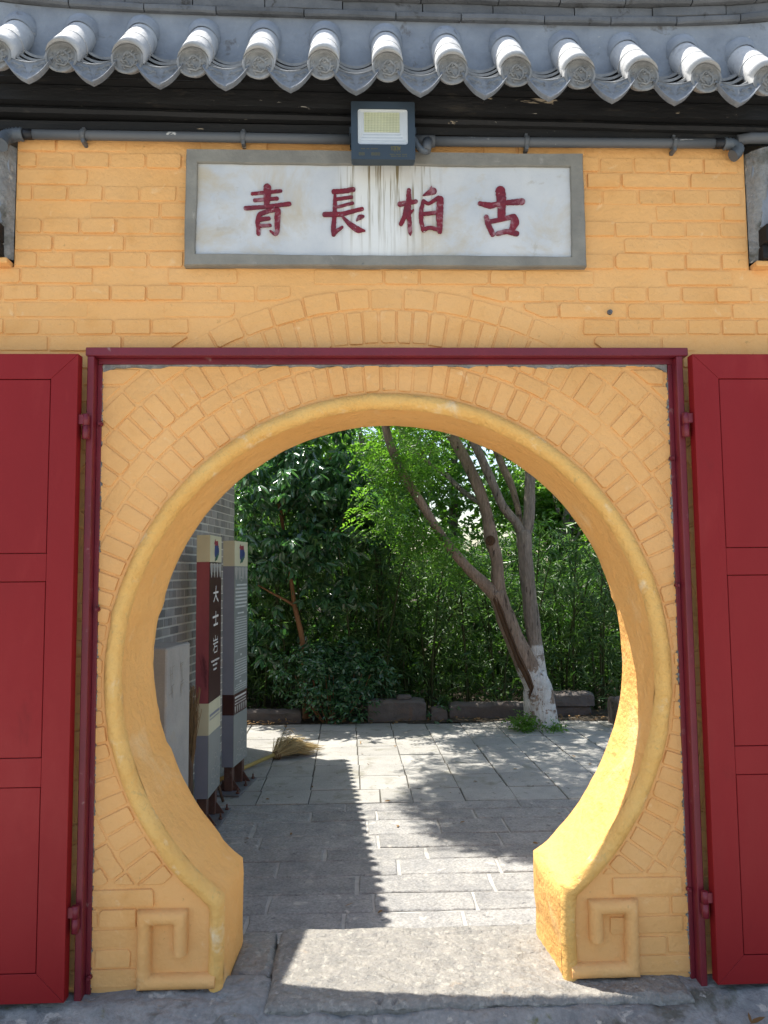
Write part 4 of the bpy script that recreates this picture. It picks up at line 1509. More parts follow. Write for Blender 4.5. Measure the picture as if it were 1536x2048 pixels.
# ------------------------------------------------------------------ stone stele
ste = empty('stone_stele', (-1.2, 1.5, -.1))
tag(ste, 'plain grey upright stone slab beside the path, left of the sign pillars', 'stone slab')
mb = MB()
mb.box(-.20, 0, .07, .46, 0, 1.15, bev=.008)
RS = Matrix.Translation((-1.155, 1.29, -.1)) @ Matrix.Rotation(rad(-6.0), 4, 'Z')
me = mb.mesh('slab', [STELE]); me.transform(RS); local(link('slab', me, ste), ste)
mb = MB()
eg = random.Random(4)
st_ = []
for col_, n_ in ((.15, 2), (.30, 2)):
    for r_i in range(n_):
        z = 1.02 - r_i * .10
        for k in range(5):
            u = col_ + (eg.random() - .5) * .05; w_ = z + (eg.random() - .5) * .06
            if k % 2: q = [(u - .025, w_), (u + .025, w_ + .008)]
            else: q = [(u, w_ + .03), (u + .004, w_ - .03)]
            d = Vector((q[1][0] - q[0][0], q[1][1] - q[0][1])).normalized(); nn = Vector((-d.y, d.x)) * .0016
            x = .0006 + .00015 * len(st_)
            st_.append(1)
            mb.add([(x, q[0][0] + nn.x, q[0][1] + nn.y), (x, q[0][0] - nn.x, q[0][1] - nn.y), (x, q[1][0] - nn.x, q[1][1] - nn.y), (x, q[1][0] + nn.x, q[1][1] + nn.y)], [(0, 1, 2, 3)])
me = mb.mesh('engraving', [STELEI]); me.transform(RS); local(link('engraving', me, ste), ste)

# ------------------------------------------------------------------ sign pillars


def sign(x0, x1, y0, y1, z0, z1, kind, label):
    root = empty('sign_pillar', ((x0 + x1) / 2, (y0 + y1) / 2, -.09))
    tag(root, label, 'sign', 'sign pillars beside the path')
    H_ = z1 - z0
    P_ = lambda m_, nm, mats: local(m_.build(nm, mats, root), root)
    if kind == 'brown': bands = [(0, .235, 0), (.235, .355, 1), (.355, .895, 2), (.895, 1.0, 1)]
    else: bands = [(0, .225, 0), (.225, .315, 2), (.315, .885, 0), (.885, 1.0, 1)]
    front = {0: SGREY, 1: SCRM, 2: SRED if kind == 'brown' else SBRN}
    face = {0: SGREY2, 1: SCRM, 2: SBRN}
    mb = MB(); mb.box(x0, x1, y0, y1, z0, z1, bev=.003); P_(mb, 'post_core', SGREY)
    for (a, b, c) in bands:
        za, zb = z0 + H_ * a + .0004, z0 + H_ * b - .0004
        mb = MB(); mb.box(x0 + .002, x1 - .0006, y0 - .0025, y0 + .001, za, zb); P_(mb, 'front_panel', front[c])
        mb = MB(); mb.box(x1 - .001, x1 + .0025, y0 - .0020, y1, za, zb); P_(mb, 'face_panel', face[c])
    X = x1 + .0032
    W_ = y1 - y0
    to = lambda y, z, d: (X + d, y0 + y * W_, z0 + z * H_)

    def strokes(mbb, sts, mi=0, base=0.0):
        for si, st in enumerate(sts):
            for (a, b) in zip(st[:-1], st[1:]):
                A_ = Vector((a[0] * W_, a[1] * H_)); B_ = Vector((b[0] * W_, b[1] * H_))
                d = (B_ - A_)
                if d.length < 1e-6: continue
                d.normalize(); nn = Vector((-d.y, d.x))
                wa, wb = a[2] * .5, b[2] * .5
                dd = base + .00012 * (si % 7)
                vs = []
                for (pt, sg, w) in ((A_ - d * wa * .5, 1, wa), (A_ - d * wa * .5, -1, wa), (B_ + d * wb * .5, -1, wb), (B_ + d * wb * .5, 1, wb)):
                    vs.append((X + dd, y0 + pt.x + nn.x * w * sg, z0 + pt.y + nn.y * w * sg))
                mbb.add(vs, [(0, 1, 2, 3)], mi)
    # emblem near the top: a small crest of red, blue and green strokes
    mb = MB()
    er = random.Random(2)
    crest = [[(.40, .975, .02), (.52, .965, .05), (.66, .972, .03)], [(.44, .962, .05), (.60, .955, .06), (.70, .952, .03)], [(.36, .968, .015), (.44, .985, .012)]]
    strokes(mb, crest, 0, .0002)
    strokes(mb, [[(.42, .942, .06), (.62, .940, .075), (.74, .934, .03)], [(.42, .930, .04), (.56, .926, .06), (.66, .926, .03)], [(.66, .957, .02), (.74, .945, .02)]], 1, .0004)
    strokes(mb, [[(.62, .922, .03), (.56, .913, .035), (.46, .908, .02), (.40, .899, .008)], [(.72, .932, .015), (.66, .918, .015)]], 2, .0006)
    P_(mb, 'emblem', [EMR, EMB, EMG])
    # cloud scallops hanging below the cream head
    mb = MB()
    for k in range(4):
        u = .12 + .25 * k
        zt_ = (.893 if kind == 'brown' else .883)
        for (r, dz) in ((.105, 0), (.085, -.016), (.055, -.030)):
            vs = [(X + .0002 + .0001 * k + .0004 * (dz < 0) + .0003 * (dz < -.02), y0 + max(.002, min(W_ - .002, (u + r * math.cos(t) * (1.1)) * W_)), z0 + (zt_ + dz - .008 + .022 * math.sin(t) * (1 if math.sin(t) < 0 else .3)) * H_) for t in [math.pi * 2 * q / 12 for q in range(12)]]
            mb.add(vs, [list(range(12))])
    P_(mb, 'cloud_pattern', SPAT)
    mb = MB()
    if kind == 'brown':
        # three brush characters, then small rows
        for (cz, S) in ((.767, [[(.25, .010, .016), (.78, .014, .018)], [(.52, .052, .018), (.48, -.005, .02), (.28, -.045, .016)], [(.50, .0, .02), (.62, -.025, .022), (.78, -.045, .016)]]),
                        (.668, [[(.20, .016, .018), (.80, .022, .020)], [(.52, .050, .018), (.52, -.03, .020)], [(.30, -.034, .018), (.74, -.030, .020)]]),
                        (.571, [[(.50, .055, .018), (.50, .028, .016)], [(.28, .042, .016), (.28, .024, .016), (.74, .026, .016), (.74, .044, .016)], [(.25, .004, .016), (.78, .008, .018)], [(.48, .004, .018), (.26, -.04, .016)], [(.38, -.016, .014), (.38, -.052, .014), (.70, -.050, .014), (.70, -.016, .014), (.38, -.016, .014)]])):
            strokes(mb, [[(.5 + (u - .5) * .8, cz + z * .62, w * (.50 if cz < .6 else .72)) for u, z, w in st] for st in S], 0, .0002)
        rows_ = [(.508, .18, .85), (.492, .30, .66), (.474, .36, .62)]
        for (zz, ua, ub) in rows_:
            u = ua
            k = 0
            while u < ub:
                w = .03 + .03 * hsh(k, int(zz * 1000)); strokes(mb, [[(u, zz, .012), (min(ub, u + w), zz, .012)]], 0, .0002); u += w + .035; k += 1
        P_(mb, 'lettering', SWHT)
        mb = MB()
        for zz, hh_ in ((.305, .016), (.290, .008)):
            u = .08; k = 0
            while u < .92:
                strokes(mb, [[(u, zz, hh_), (u + .045, zz, hh_)]], 0, .0002); u += .078; k += 1
        P_(mb, 'small_print', SGREY)
    else:
        strokes(mb, [[(.46, .835, .004), (.46, .818, .004), (.56, .818, .004), (.56, .835, .004), (.46, .835, .004)]], 0, .0002)
        def block(zs, dz, n_, hgt, last=.7):
            for r_ in range(n_):
                zz = zs - dz * r_
                ub = .93 if r_ < n_ - 1 else last
                u = .08 if r_ else .16; k = 0
                while u < ub:
                    w = .05 + .06 * hsh(k, r_, int(zs * 100)); strokes(mb, [[(u, zz, hgt), (min(ub, u + w), zz, hgt)]], 0, .0002); u += w + .025; k += 1
        block(.800, .0165, 7, .012, .85)
        strokes(mb, [[(.25, .672, .010), (.70, .672, .010)]], 0, .0002)
        block(.652, .0115, 14, .0065, .25)
        strokes(mb, [[(.46, .482, .014), (.56, .482, .014)]], 0, .0002)
        block(.462, .0115, 8, .0065, .5)
        strokes(mb, [[(.42, .362, .012), (.54, .362, .012)]], 0, .0002)
        block(.350, .0095, 3, .0055, .9)
        P_(mb, 'lettering', STXT)
        mb = MB()
        for zz, hh_ in ((.298, .014), (.283, .008), (.270, .008)):
            u = .08
            while u < .92: strokes(mb, [[(u, zz, hh_), (u + .05, zz, hh_)]], 0, .0002); u += .085
        P_(mb, 'small_print', SWHT)
        mb = MB()
        for k in range(6):
            u = .1 + .16 * k
            strokes(mb, [[(u, .255, .035), (u, .232, .012)]], 0, .0003 + .00001 * k)
        P_(mb, 'lower_cloud_pattern', SPAT)
    # white scrolling flower outlines at the foot of the face
    mb = MB()
    for (cu, cz, r) in ((.62, .105, .20), (.34, .075, .18), (.78, .062, .17), (.50, .040, .16), (.26, .030, .12), (.80, .020, .12), (.55, .135, .10)):
        pts = [(cu + r * (1 - .08 * q) * math.cos(q * .7), cz + r * .14 * (1 - .08 * q) * math.sin(q * .7), .005) for q in range(9)]
        strokes(mb, [pts], 0, .0002 + .0001 * int(cu * 10))
    P_(mb, 'flower_pattern', SPAT)
    # feet: two channel posts, gussets, bolts, base plate
    xm = (x0 + x1) / 2
    for yy in (y0 + .045, y1 - .045):
        mb = MB(); mb.box(xm - .03, xm + .03, yy - .028, yy + .028, -.086, z0 + .01, bev=.003); P_(mb, 'leg', RUST)
        for s in (-1, 1):
            mb = MB()
            a = (xm + s * .0305, yy - .004, -.0855); 
            mb.add([(xm + s * .0305, yy - .004, -.0855), (xm + s * .085, yy - .004, -.0855), (xm + s * .0305, yy - .004, -.01),
                    (xm + s * .0305, yy + .004, -.0855), (xm + s * .085, yy + .004, -.0855), (xm + s * .0305, yy + .004, -.01)],
                   [(0, 1, 2), (5, 4, 3), (0, 3, 4, 1), (1, 4, 5, 2), (2, 5, 3, 0)])
            P_(mb, 'gusset', RUST)
    mb = MB(); mb.box(xm - .105, xm + .105, y0 - .07, y1 + .07, -.0985, -.086, bev=.002); P_(mb, 'base_plate', STEEL)
    for sx_ in (-1, 1):
        for yy in (y0 - .03, y1 + .03, (y0 + y1) / 2):
            mb = MB(); mb.tube([(xm + sx_ * .085, yy, -.086), (xm + sx_ * .085, yy, -.074)], .013, 6); mb.tube([(xm + sx_ * .085, yy, -.0745), (xm + sx_ * .085, yy, -.05)], .006, 8)
            P_(mb, 'bolt', IRON)
    return root


sg1 = sign(-1.118, -1.036, 1.98, 2.31, .085, 1.69, 'brown', 'red and dark brown sign pillar with white brush characters')
sg2 = sign(-1.072, -.988, 2.74, 3.08, .085, 1.685, 'grey', 'slate grey sign pillar with rows of small printed text')
sg1.rotation_euler = (0, 0, rad(-2)); sg2.rotation_euler = (0, 0, rad(-7.5))

# ------------------------------------------------------------------ brooms and sticks
bm_r = random.Random(12)


def strands(mbb, base, tip_c, n_, spread0, spread1, lift, curl, w, rng):
    d = (tip_c - base)
    side = Vector((-d.y, d.x, 0)).normalized()
    for k in range(n_):
        u = rng.uniform(-1, 1); v = rng.uniform(0, 1) ** .8
        p0 = base + side * u * spread0 + Vector((0, 0, v * spread0))
        p3 = tip_c + side * (u * spread1 + rng.uniform(-.03, .03)) + Vector((0, 0, v * lift)) + d.normalized() * rng.uniform(-.16, .06)
        mid = p0.lerp(p3, .55) + Vector((0, 0, .02 + .05 * v)) + side * u * .02
        p3 = p3 + Vector((0, 0, rng.uniform(-curl, curl))) + side * rng.uniform(-curl, curl)
        p3.z = max(p3.z, ZP + .004)
        pts = [p0, p0.lerp(mid, .6), mid, mid.lerp(p3, .6), p3]
        rows = []
        nn = Vector((rng.uniform(-1, 1), rng.uniform(-1, 1), rng.uniform(-.3, 1))).normalized()
        for q, p in enumerate(pts):
            ww = w * (1 - .16 * q)
            rows.append([tuple(p + nn * ww), tuple(p - nn * ww)])
        mbb.grid(rows, 0, False)


br = empty('straw_broom', (-.8, 3.75, -.1))
tag(br, 'straw broom with yellow handle lying on the paving by the grey sign', 'broom')
mb = MB(); mb.tube([(-1.165, 3.03, -.078), (-1.02, 3.38, -.072), (-.82, 3.72, -.055)], .0155, 10); local(mb.build('handle', HANDLE, br), br)
mb = MB()
bb = Vector((-.83, 3.70, -.075))
strands(mb, bb, Vector((-.52, 3.96, -.088)), 520, .022, .10, .055, .012, .0034, bm_r)
strands(mb, bb, Vector((-.64, 3.98, -.078)), 300, .020, .10, .11, .02, .0034, bm_r)
for k in range(14):
    a = bm_r.uniform(0, 6.28); c = Vector((-.74 + bm_r.uniform(-.05, .05), 3.92 + bm_r.uniform(-.05, .05), .05 + bm_r.uniform(-.02, .03)))
    rows = []
    for q in range(8):
        t = q / 7 * 4.2
        p = c + Vector((.03 * math.cos(t + a), .01 * q / 7, .04 * math.sin(t + a)))
        rows.append([tuple(p + Vector((0, .0, .002))), tuple(p - Vector((0, 0, .002)))])
    mb.grid(rows, 0, False)
local(mb.build('bristles', STRAW, br), br)
for k, t in enumerate((.02, .06, .10)):
    mb = MB(); p = bb.lerp(Vector((-.5, 4.0, -.06)), t); d = Vector((.37, .32, 0)).normalized()
    mb.tube([tuple(p - d * .006 + Vector((0, 0, .012))), tuple(p + d * .006 + Vector((0, 0, .012)))], .030 + .005 * k, 12); local(mb.build('binding', STRAWD, br), br)

ub = empty('upended_broom', (-1.12, 1.88, -.1))
tag(ub, 'brown twig broom standing upended between stone slab and red sign pillar', 'broom')
mb = MB(); mb.tube([(-1.115, 1.86, -.1), (-1.125, 1.88, .2), (-1.137, 1.90, .42)], [.014, .016, .018], 8); local(mb.build('handle', WOOD, ub), ub)
mb = MB()
for k in range(260):
    u = bm_r.uniform(-1, 1); v = bm_r.uniform(-1, 1)
    p0 = Vector((-1.137 + u * .016, 1.90 + v * .016, .34 + bm_r.uniform(-.1, .06)))
    p2 = Vector((-1.137 + u * .050, 1.90 + v * .05, .70 + bm_r.uniform(-.18, .08)))
    m1 = p0.lerp(p2, .5) + Vector((bm_r.uniform(-.012, .012), bm_r.uniform(-.012, .012), 0))
    p2.x += bm_r.uniform(-.02, .02)
    mb.grid([[tuple(p + Vector((.0022 * w, .001, 0))), tuple(p - Vector((.0022 * w, .001, 0)))] for p, w in ((p0, 1), (m1, .9), (p2, .5))], 0, False)
o = local(mb.build('twigs', STRAWD, ub), ub); o['kind'] = 'stuff'
mb = MB()
rg2 = random.Random(31)
mb.tube([(-1.12, 1.80, -.1), (-1.135, 1.82, .12), (-1.12, 1.83, .30), (-1.135, 1.84, .40)], [.02, .024, .02, .008], 8, jit=.3, rng=rg2)
tag(mb.build('driftwood_stump', WOOD), 'gnarled grey stick standing against the stone slab under the broom', 'stick')
mb = MB(); mb.tube([(-1.16, 2.58, .22), (-1.085, 2.56, .02), (-1.045, 2.545, -.095)], [.009, .010, .010], 8)
tag(mb.build('leaning_stick', WOOD), 'thin dark stick leaning between the two sign pillars', 'stick')

# ------------------------------------------------------------------ kerb stones at the back
kerbs = [('kerb_stone', -.02, .57, 5.30, 5.52, -.11, .115, 'flat dark kerb slab at the foot of the bamboo, left of the tree'),
         ('kerb_stone', .63, .80, 5.28, 5.45, -.11, .03, 'small rounded kerb stone between the flat slab and the long reddish one'),
         ('kerb_stone', .83, 1.76, 5.36, 5.55, -.11, .055, 'long reddish kerb stone behind the whitewashed tree foot'),
         ('kerb_stone', 1.92, 2.36, 5.42, 5.62, -.11, .01, 'lower kerb block right of the whitewashed tree'),
         ('kerb_stone', 1.90, 2.38, 5.40, 5.64, .012, .15, 'upper kerb block stacked right of the whitewashed tree'),
         ('kerb_stone', -1.55, -.72, 5.34, 5.5, -.11, .02, 'low brown kerb stone behind the straw broom'),
         ('kerb_stone', 2.42, 2.75, 4.75, 5.1, -.11, .16, 'grey stone block beside the right edge of the opening')]
for i, (nm, x0, x1, y0, y1, zb, zt_, lb) in enumerate(kerbs):
    o = rough_slab(nm, x0, x1, y0, y1, zt_, zb, KERB, None, 12, 5, .010, 7, .03, 60 + i, .03)
    tag(o, lb, 'kerb stone', 'old kerb stones behind the paving')
o = rough_slab('brick_piece', .27, .42, 5.34, 5.43, .165, .118, KERB, None, 5, 4, .006, 9, .02, 80, .02)
tag(o, 'brown broken brick lying on the flat kerb slab', 'brick piece')

# ------------------------------------------------------------------ trees and plants


def leaf_object(name, P, D, N, L, W, mat, parent=None, shape=6, fold=.18, droop=.12):
    """P base, D direction, N normal: arrays (n,3). One folded leaf each"""
    n_ = len(P)
    D = D / np.linalg.norm(D, axis=1, keepdims=True)
    S = np.cross(D, N); S /= np.maximum(1e-6, np.linalg.norm(S, axis=1, keepdims=True))
    N = np.cross(S, D)
    L = L[:, None]; W = W[:, None]
    if shape == 4:
        V = np.stack([P, P + D * L * .42 + S * W * .5 + N * W * fold, P + D * L - N * L * droop, P + D * L * .42 - S * W * .5 + N * W * fold], 1)
        q = np.array([[0, 1, 2], [0, 2, 3]])
        loops = (np.arange(n_)[:, None, None] * 4 + q[None]).reshape(-1)
        nf, per = n_ * 2, 3
    else:
        V = np.stack([P, P + D * L * .30 + S * W * .46 + N * W * fold, P + D * L * .68 + S * W * .40 + N * (W * fold * .8 - L * droop * .4), P + D * L - N * L * droop,
                      P + D * L * .68 - S * W * .40 + N * (W * fold * .8 - L * droop * .4), P + D * L * .30 - S * W * .46 + N * W * fold], 1)
        q = np.array([[0, 1, 2, 3], [0, 3, 4, 5]])
        loops = (np.arange(n_)[:, None, None] * 6 + q[None]).reshape(-1)
        nf, per = n_ * 2, 4
    V = V.reshape(-1, 3)
    me = bpy.data.meshes.new(name)
    me.vertices.add(len(V)); me.vertices.foreach_set('co', V.astype(np.float32).ravel())
    me.loops.add(len(loops)); me.loops.foreach_set('vertex_index', loops.astype(np.int32))
    me.polygons.add(nf); me.polygons.foreach_set('loop_start', np.arange(nf, dtype=np.int32) * per)
    me.polygons.foreach_set('loop_total', np.full(nf, per, dtype=np.int32))
    me.update(calc_edges=True)
    me.materials.append(mat)
    return link(name, me, parent)


def rdir(n_, zb=0.0):
    v = NPR.normal(size=(n_, 3)); v[:, 2] += zb
    return v / np.linalg.norm(v, axis=1, keepdims=True)


def in_blobs(blobs, n_):
    """twig ends spread through the shells of several ellipsoids (cx,cy,cz,rx,ry,rz,weight)"""
    w = np.array([b[6] if len(b) > 6 else b[3] * b[4] * b[5] for b in blobs], float); w /= w.sum()
    idx = NPR.choice(len(blobs), n_, p=w)
    B = np.array([b[:6] for b in blobs])[idx]
    r = NPR.random(n_) ** (1 / 2.2)
    return B[:, :3] + rdir(n_) * r[:, None] * B[:, 3:6]


def broad_leaves(tw, per, L, W, hang=.5):
    n_ = len(tw)
    ax = rdir(n_, -.1); ax[:, 2] *= .5
    P, D, N = [], [], []
    for k in range(per):
        t = NPR.random(n_)[:, None]
        d = rdir(n_); d[:, 2] = d[:, 2] * .5 - hang
        P.append(tw + ax * t * .16 + d * .012); D.append(d + ax * .6); nn = rdir(n_, 1.4); N.append(nn)
    P, D, N = map(np.concatenate, (P, D, N))
    m = len(P)
    return P, D, N, L * NPR.uniform(.7, 1.25, m), W * NPR.uniform(.75, 1.2, m)


def compound(tw, nl, L, W, rl, hang=.25):
    """pinnate leaves: a rachis with leaflets on both sides"""
    n_ = len(tw)
    ax = rdir(n_); ax[:, 2] = ax[:, 2] * .4 - hang
    ax /= np.linalg.norm(ax, axis=1, keepdims=True)
    nn = rdir(n_, 1.8); sd = np.cross(ax, nn); sd /= np.linalg.norm(sd, axis=1, keepdims=True)
    P, D, N = [], [], []
    for k in range(nl):
        s = -1 if k % 2 else 1
        t = (k + 1) / nl
        P.append(tw + ax * rl * t - np.array([0, 0, 1]) * (rl * .35 * t * t)); D.append(sd * s + ax * .55 + NPR.normal(size=(n_, 3)) * .15); N.append(nn + NPR.normal(size=(n_, 3)) * .25)
    P, D, N = map(np.concatenate, (P, D, N))
    m = len(P)
    return P, D, N, L * NPR.uniform(.75, 1.2, m), W * NPR.uniform(.8, 1.2, m)


def limb(mb_, pts, seg=12, jit=.06, mi=0):
    """pts: (x,y,z,diameter); smoothed and resampled"""
    p = [Vector(q[:3]) for q in pts]; d = [q[3] for q in pts]
    P, Rr = [], []
    for i in range(len(p) - 1):
        p0, p1, p2, p3 = p[max(0, i - 1)], p[i], p[i + 1], p[min(len(p) - 1, i + 2)]
        n_ = max(2, int((p2 - p1).length / .06))
        for k in range(n_):
            t = k / n_
            P.append(.5 * ((2 * p1) + (p2 - p0) * t + (2 * p0 - 5 * p1 + 4 * p2 - p3) * t * t + (3 * p1 - p0 - 3 * p2 + p3) * t ** 3))
            Rr.append((d[i] + (d[i + 1] - d[i]) * t) / 2 * (1 + .10 * vnoise(len(P) * .45, i, 3)))
    P.append(p[-1]); Rr.append(d[-1] / 2)
    mb_.tube(P, Rr, seg, mi, True, True, jit, RNG)


# main tree on the right: two stems from one whitewashed foot
TY = 4.90
t1 = empty('tree', (1.68, TY, -.1))
tag(t1, 'twin stemmed tree with whitewashed foot standing in the paving', 'tree')
mb = MB()
limb(mb, [(1.70, TY, -.16, .40), (1.69, TY, -.04, .34), (1.675, TY, .12, .31), (1.66, TY, .30, .29), (1.62, TY, .42, .24)], 18, .05)
foot = mb.build('whitewashed_foot', BARKW, t1); local(foot, t1)
mb = MB()
limb(mb, [(1.66, TY - .01, .25, .22), (1.57, TY - .01, .47, .235), (1.44, TY - .02, .76, .205), (1.33, TY - .02, 1.05, .185), (1.265, TY - .03, 1.25, .19)], 14, .06)
local(mb.build('trunk', BARKW, t1), t1)
mb = MB()
limb(mb, [(1.30, TY - .03, 1.15, .15), (1.28, TY - .03, 1.35, .14), (1.275, TY - .02, 1.56, .125), (1.225, TY, 1.77, .145), (1.195, TY + .02, 2.0, .115), (1.12, TY + .05, 2.28, .12), (1.0, TY + .1, 2.58, .12), (.86, TY + .15, 2.86, .115), (.70, TY + .2, 3.2, .10), (.5, TY + .2, 3.8, .07), (.4, TY + .1, 4.5, .03)], 12, .07)
local(mb.build('limb', BARK, t1), t1)
mb = MB()
limb(mb, [(1.29, TY - .04, 1.16, .15), (1.13, TY - .06, 1.33, .125), (.95, TY - .10, 1.50, .105), (.72, TY - .15, 1.78, .095), (.52, TY - .2, 2.10, .09), (.33, TY - .25, 2.40, .088), (.21, TY - .3, 2.66, .085), (.14, TY - .35, 2.92, .08), (.05, TY - .5, 3.3, .07), (-.05, TY - .8, 3.9, .05), (-.25, TY - 1.3, 4.4, .02)], 12, .08)
local(mb.build('limb', BARK, t1), t1)
mb = MB()
limb(mb, [(1.70, TY + .03, .20, .20), (1.68, TY + .04, .45, .17), (1.655, TY + .05, .74, .152), (1.61, TY + .05, 1.2, .15), (1.572, TY + .05, 1.72, .152), (1.575, TY + .05, 1.86, .14)], 14, .05)
local(mb.build('trunk', BARKBW, t1), t1)
mb = MB()
limb(mb, [(1.57, TY + .05, 1.78, .12), (1.50, TY + .04, 1.93, .095), (1.36, TY, 2.09, .09), (1.24, TY - .05, 2.34, .09), (1.11, TY - .1, 2.62, .09), (1.0, TY - .15, 2.86, .09), (.9, TY - .2, 3.3, .07), (.75, TY - .3, 4.0, .03)], 10, .06)
local(mb.build('limb', BARKB, t1), t1)
mb = MB()
limb(mb, [(1.585, TY + .05, 1.80, .12), (1.63, TY + .06, 2.0, .12), (1.65, TY + .08, 2.3, .115), (1.67, TY + .1, 2.6, .10), (1.72, TY + .1, 3.2, .08), (1.8, TY, 4.2, .03)], 10, .06)
local(mb.build('limb', BARKB, t1), t1)
mb = MB()
limb(mb, [(1.55, TY + .09, 1.86, .06), (1.545, TY + .2, 2.1, .065), (1.50, TY + .3, 2.36, .08), (1.42, TY + .4, 2.6, .085), (1.3, TY + .6, 3.1, .07), (1.2, TY + .8, 3.8, .03)], 10, .06)
local(mb.build('limb', LIME if False else BARK, t1), t1)
mb = MB()
limb(mb, [(1.12, TY + .05, 2.15, .06), (.98, TY + .3, 2.30, .06), (.80, TY + .5, 2.52, .055), (.62, TY + .6, 2.66, .05), (.45, TY + .8, 2.9, .045), (.2, TY + 1, 3.4, .02)], 8, .08)
local(mb.build('branch', BARKB, t1), t1)
# open split running up the leaning trunk
mb = MB()
sp = [(1.545, .20), (1.575, .30), (1.53, .42), (1.455, .58), (1.395, .74), (1.335, .90), (1.29, 1.04), (1.235, 1.20), (1.12, 1.345), (1.0, 1.46)]
rows = []
for i, (x, z) in enumerate(sp):
    w = (.006, .024, .030, .030, .028, .028, .030, .026, .020, .006)[i]
    yy = TY - .02 - (.115, .122, .118, .108, .102, .098, .096, .080, .068, .055)[i]
    rows.append([(x - w, yy + .014, z - w * .6), (x - w * .4, yy - .010, z - w * .2), (x, yy + .004, z), (x + w * .45, yy - .011, z + w * .2), (x + w, yy + .014, z + w * .6)])
mb.grid(rows, smooth=False); local(mb.build('bark_split', WOUND, t1), t1)
mb = MB()
mb.tube([(1.205, TY - .075, 1.755), (1.20, TY - .088, 1.755)], [.052, .045], 12); mb.tube([(1.2, TY - .080, 1.755), (1.2, TY - .092, 1.755)], [.028, .02], 10)
local(mb.build('pruning_scar', WOUND, t1), t1)
# crown: twigs with pinnate leaves
crown_blobs = [(.1, 4.2, 3.55, 1.0, .9, .55, 1.2), (1.2, 4.0, 4.3, 1.3, 1.0, .6, 1.6), (2.3, 4.4, 4.4, 1.2, 1.2, .9, 1.2), (.6, 5.4, 3.4, .9, .7, .8, 1.2), (1.9, 5.6, 3.4, .9, .7, 1.0, 1.0), (1.2, 3.2, 4.9, 1.2, .8, .5, 1.0),
               (-.62, 3.35, 4.45, .62, 1.0, .35, 4.2), (-.1, 2.75, 4.7, .62, .62, .35, 3.0), (.5, 3.4, 4.9, .9, .8, .4, 2.2), (.35, 4.6, 2.55, .45, .35, .30, .35), (.55, 4.75, 1.75, .38, .25, .28, .22), (.15, 4.75, 2.1, .35, .25, .3, .2), (.85, 5.0, 1.55, .30, .2, .25, .12)]
tw = in_blobs(crown_blobs, 9000)
P, D, N, L, W = compound(tw, 11, .052, .022, .17)
local(leaf_object('crown', P, D, N, L, W, LF_LOCUST, t1, 4), t1)
tg = MB()
for k in range(0, len(tw), 30):
    a = Vector(tw[k]); c = a + Vector(NPR.normal(size=3) * .12) + Vector((.06, .05, -.10))
    tg.tube([tuple(c), tuple(c.lerp(a, .5) + Vector((0, 0, .04))), tuple(a)], [.005, .004, .002], 5, 0, False)
o = local(tg.build('twigs', WOOD, t1), t1); o['kind'] = 'stuff'

# small broadleaf tree on the left with an orange-brown stem
KX = lambda x: -.117 + (x + .117) * 1.07
KZ = lambda z: 1.448 + (z - 1.448) * 1.07
t2 = empty('tree', (-.70, 5.6, -.1))
tag(t2, 'dark glossy broadleaf tree with slim orange brown stem behind the grey sign', 'tree')
mb = MB()
limb(mb, [(KX(x), y + .55, KZ(z), d) for x, y, z, d in [(-.66, 5.05, -.15, .07), (-.665, 5.05, .35, .065), (-.69, 5.05, .76, .060), (-.765, 5.05, 1.10, .054), (-.80, 5.05, 1.35, .046), (-.84, 5.05, 1.6, .042), (-.90, 5.05, 2.0, .042), (-.94, 5.0, 2.3, .04), (-.9, 5.0, 2.9, .035), (-.85, 5, 3.6, .02)]], 10, .05)
local(mb.build('trunk', BARKO, t2), t2)
for pts in ([(-.775, 5.05, 1.12, .04), (-.85, 5.02, 1.17, .03), (-.97, 4.95, 1.24, .022), (-1.12, 4.9, 1.33, .012)], [(-.80, 5.05, 1.5, .03), (-.5, 4.95, 1.75, .025), (-.25, 4.9, 2.0, .012)],
            [(-.9, 5.05, 2.0, .03), (-.6, 5.1, 2.4, .025), (-.3, 5.1, 2.75, .012)], [(-.92, 5.0, 2.2, .03), (-1.2, 5, 2.6, .02), (-1.4, 5, 3.0, .01)]):
    mb = MB(); limb(mb, [(KX(x), y + .55, KZ(z), d) for x, y, z, d in pts], 8, .05); local(mb.build('branch', BARKO, t2), t2)
blobs2 = [(-1.0, 4.95, 2.35, .55, .45, .45), (-.45, 5.1, 2.45, .50, .45, .45), (-.85, 4.9, 1.72, .55, .40, .32), (-1.2, 5.0, 1.45, .30, .3, .22), (-.40, 5.0, 1.75, .42, .35, .28), (-.6, 5.2, 3.1, .6, .4, .25), (-.35, 5.15, 1.25, .35, .3, .28), (-1.15, 5.15, .85, .28, .25, .35), (-.42, 5.2, .62, .40, .3, .35), (-.1, 5.3, 2.1, .4, .35, .4)]
tw = in_blobs([(KX(b[0]), b[1] + .5, KZ(b[2]), b[3] * 1.05, b[4], b[5] * 1.05) for b in blobs2], 800)
P, D, N, L, W = broad_leaves(tw, 9, .12, .047, .55)
local(leaf_object('crown', P, D, N, L, W, LF_BROAD, t2, 6, .16, .16), t2)

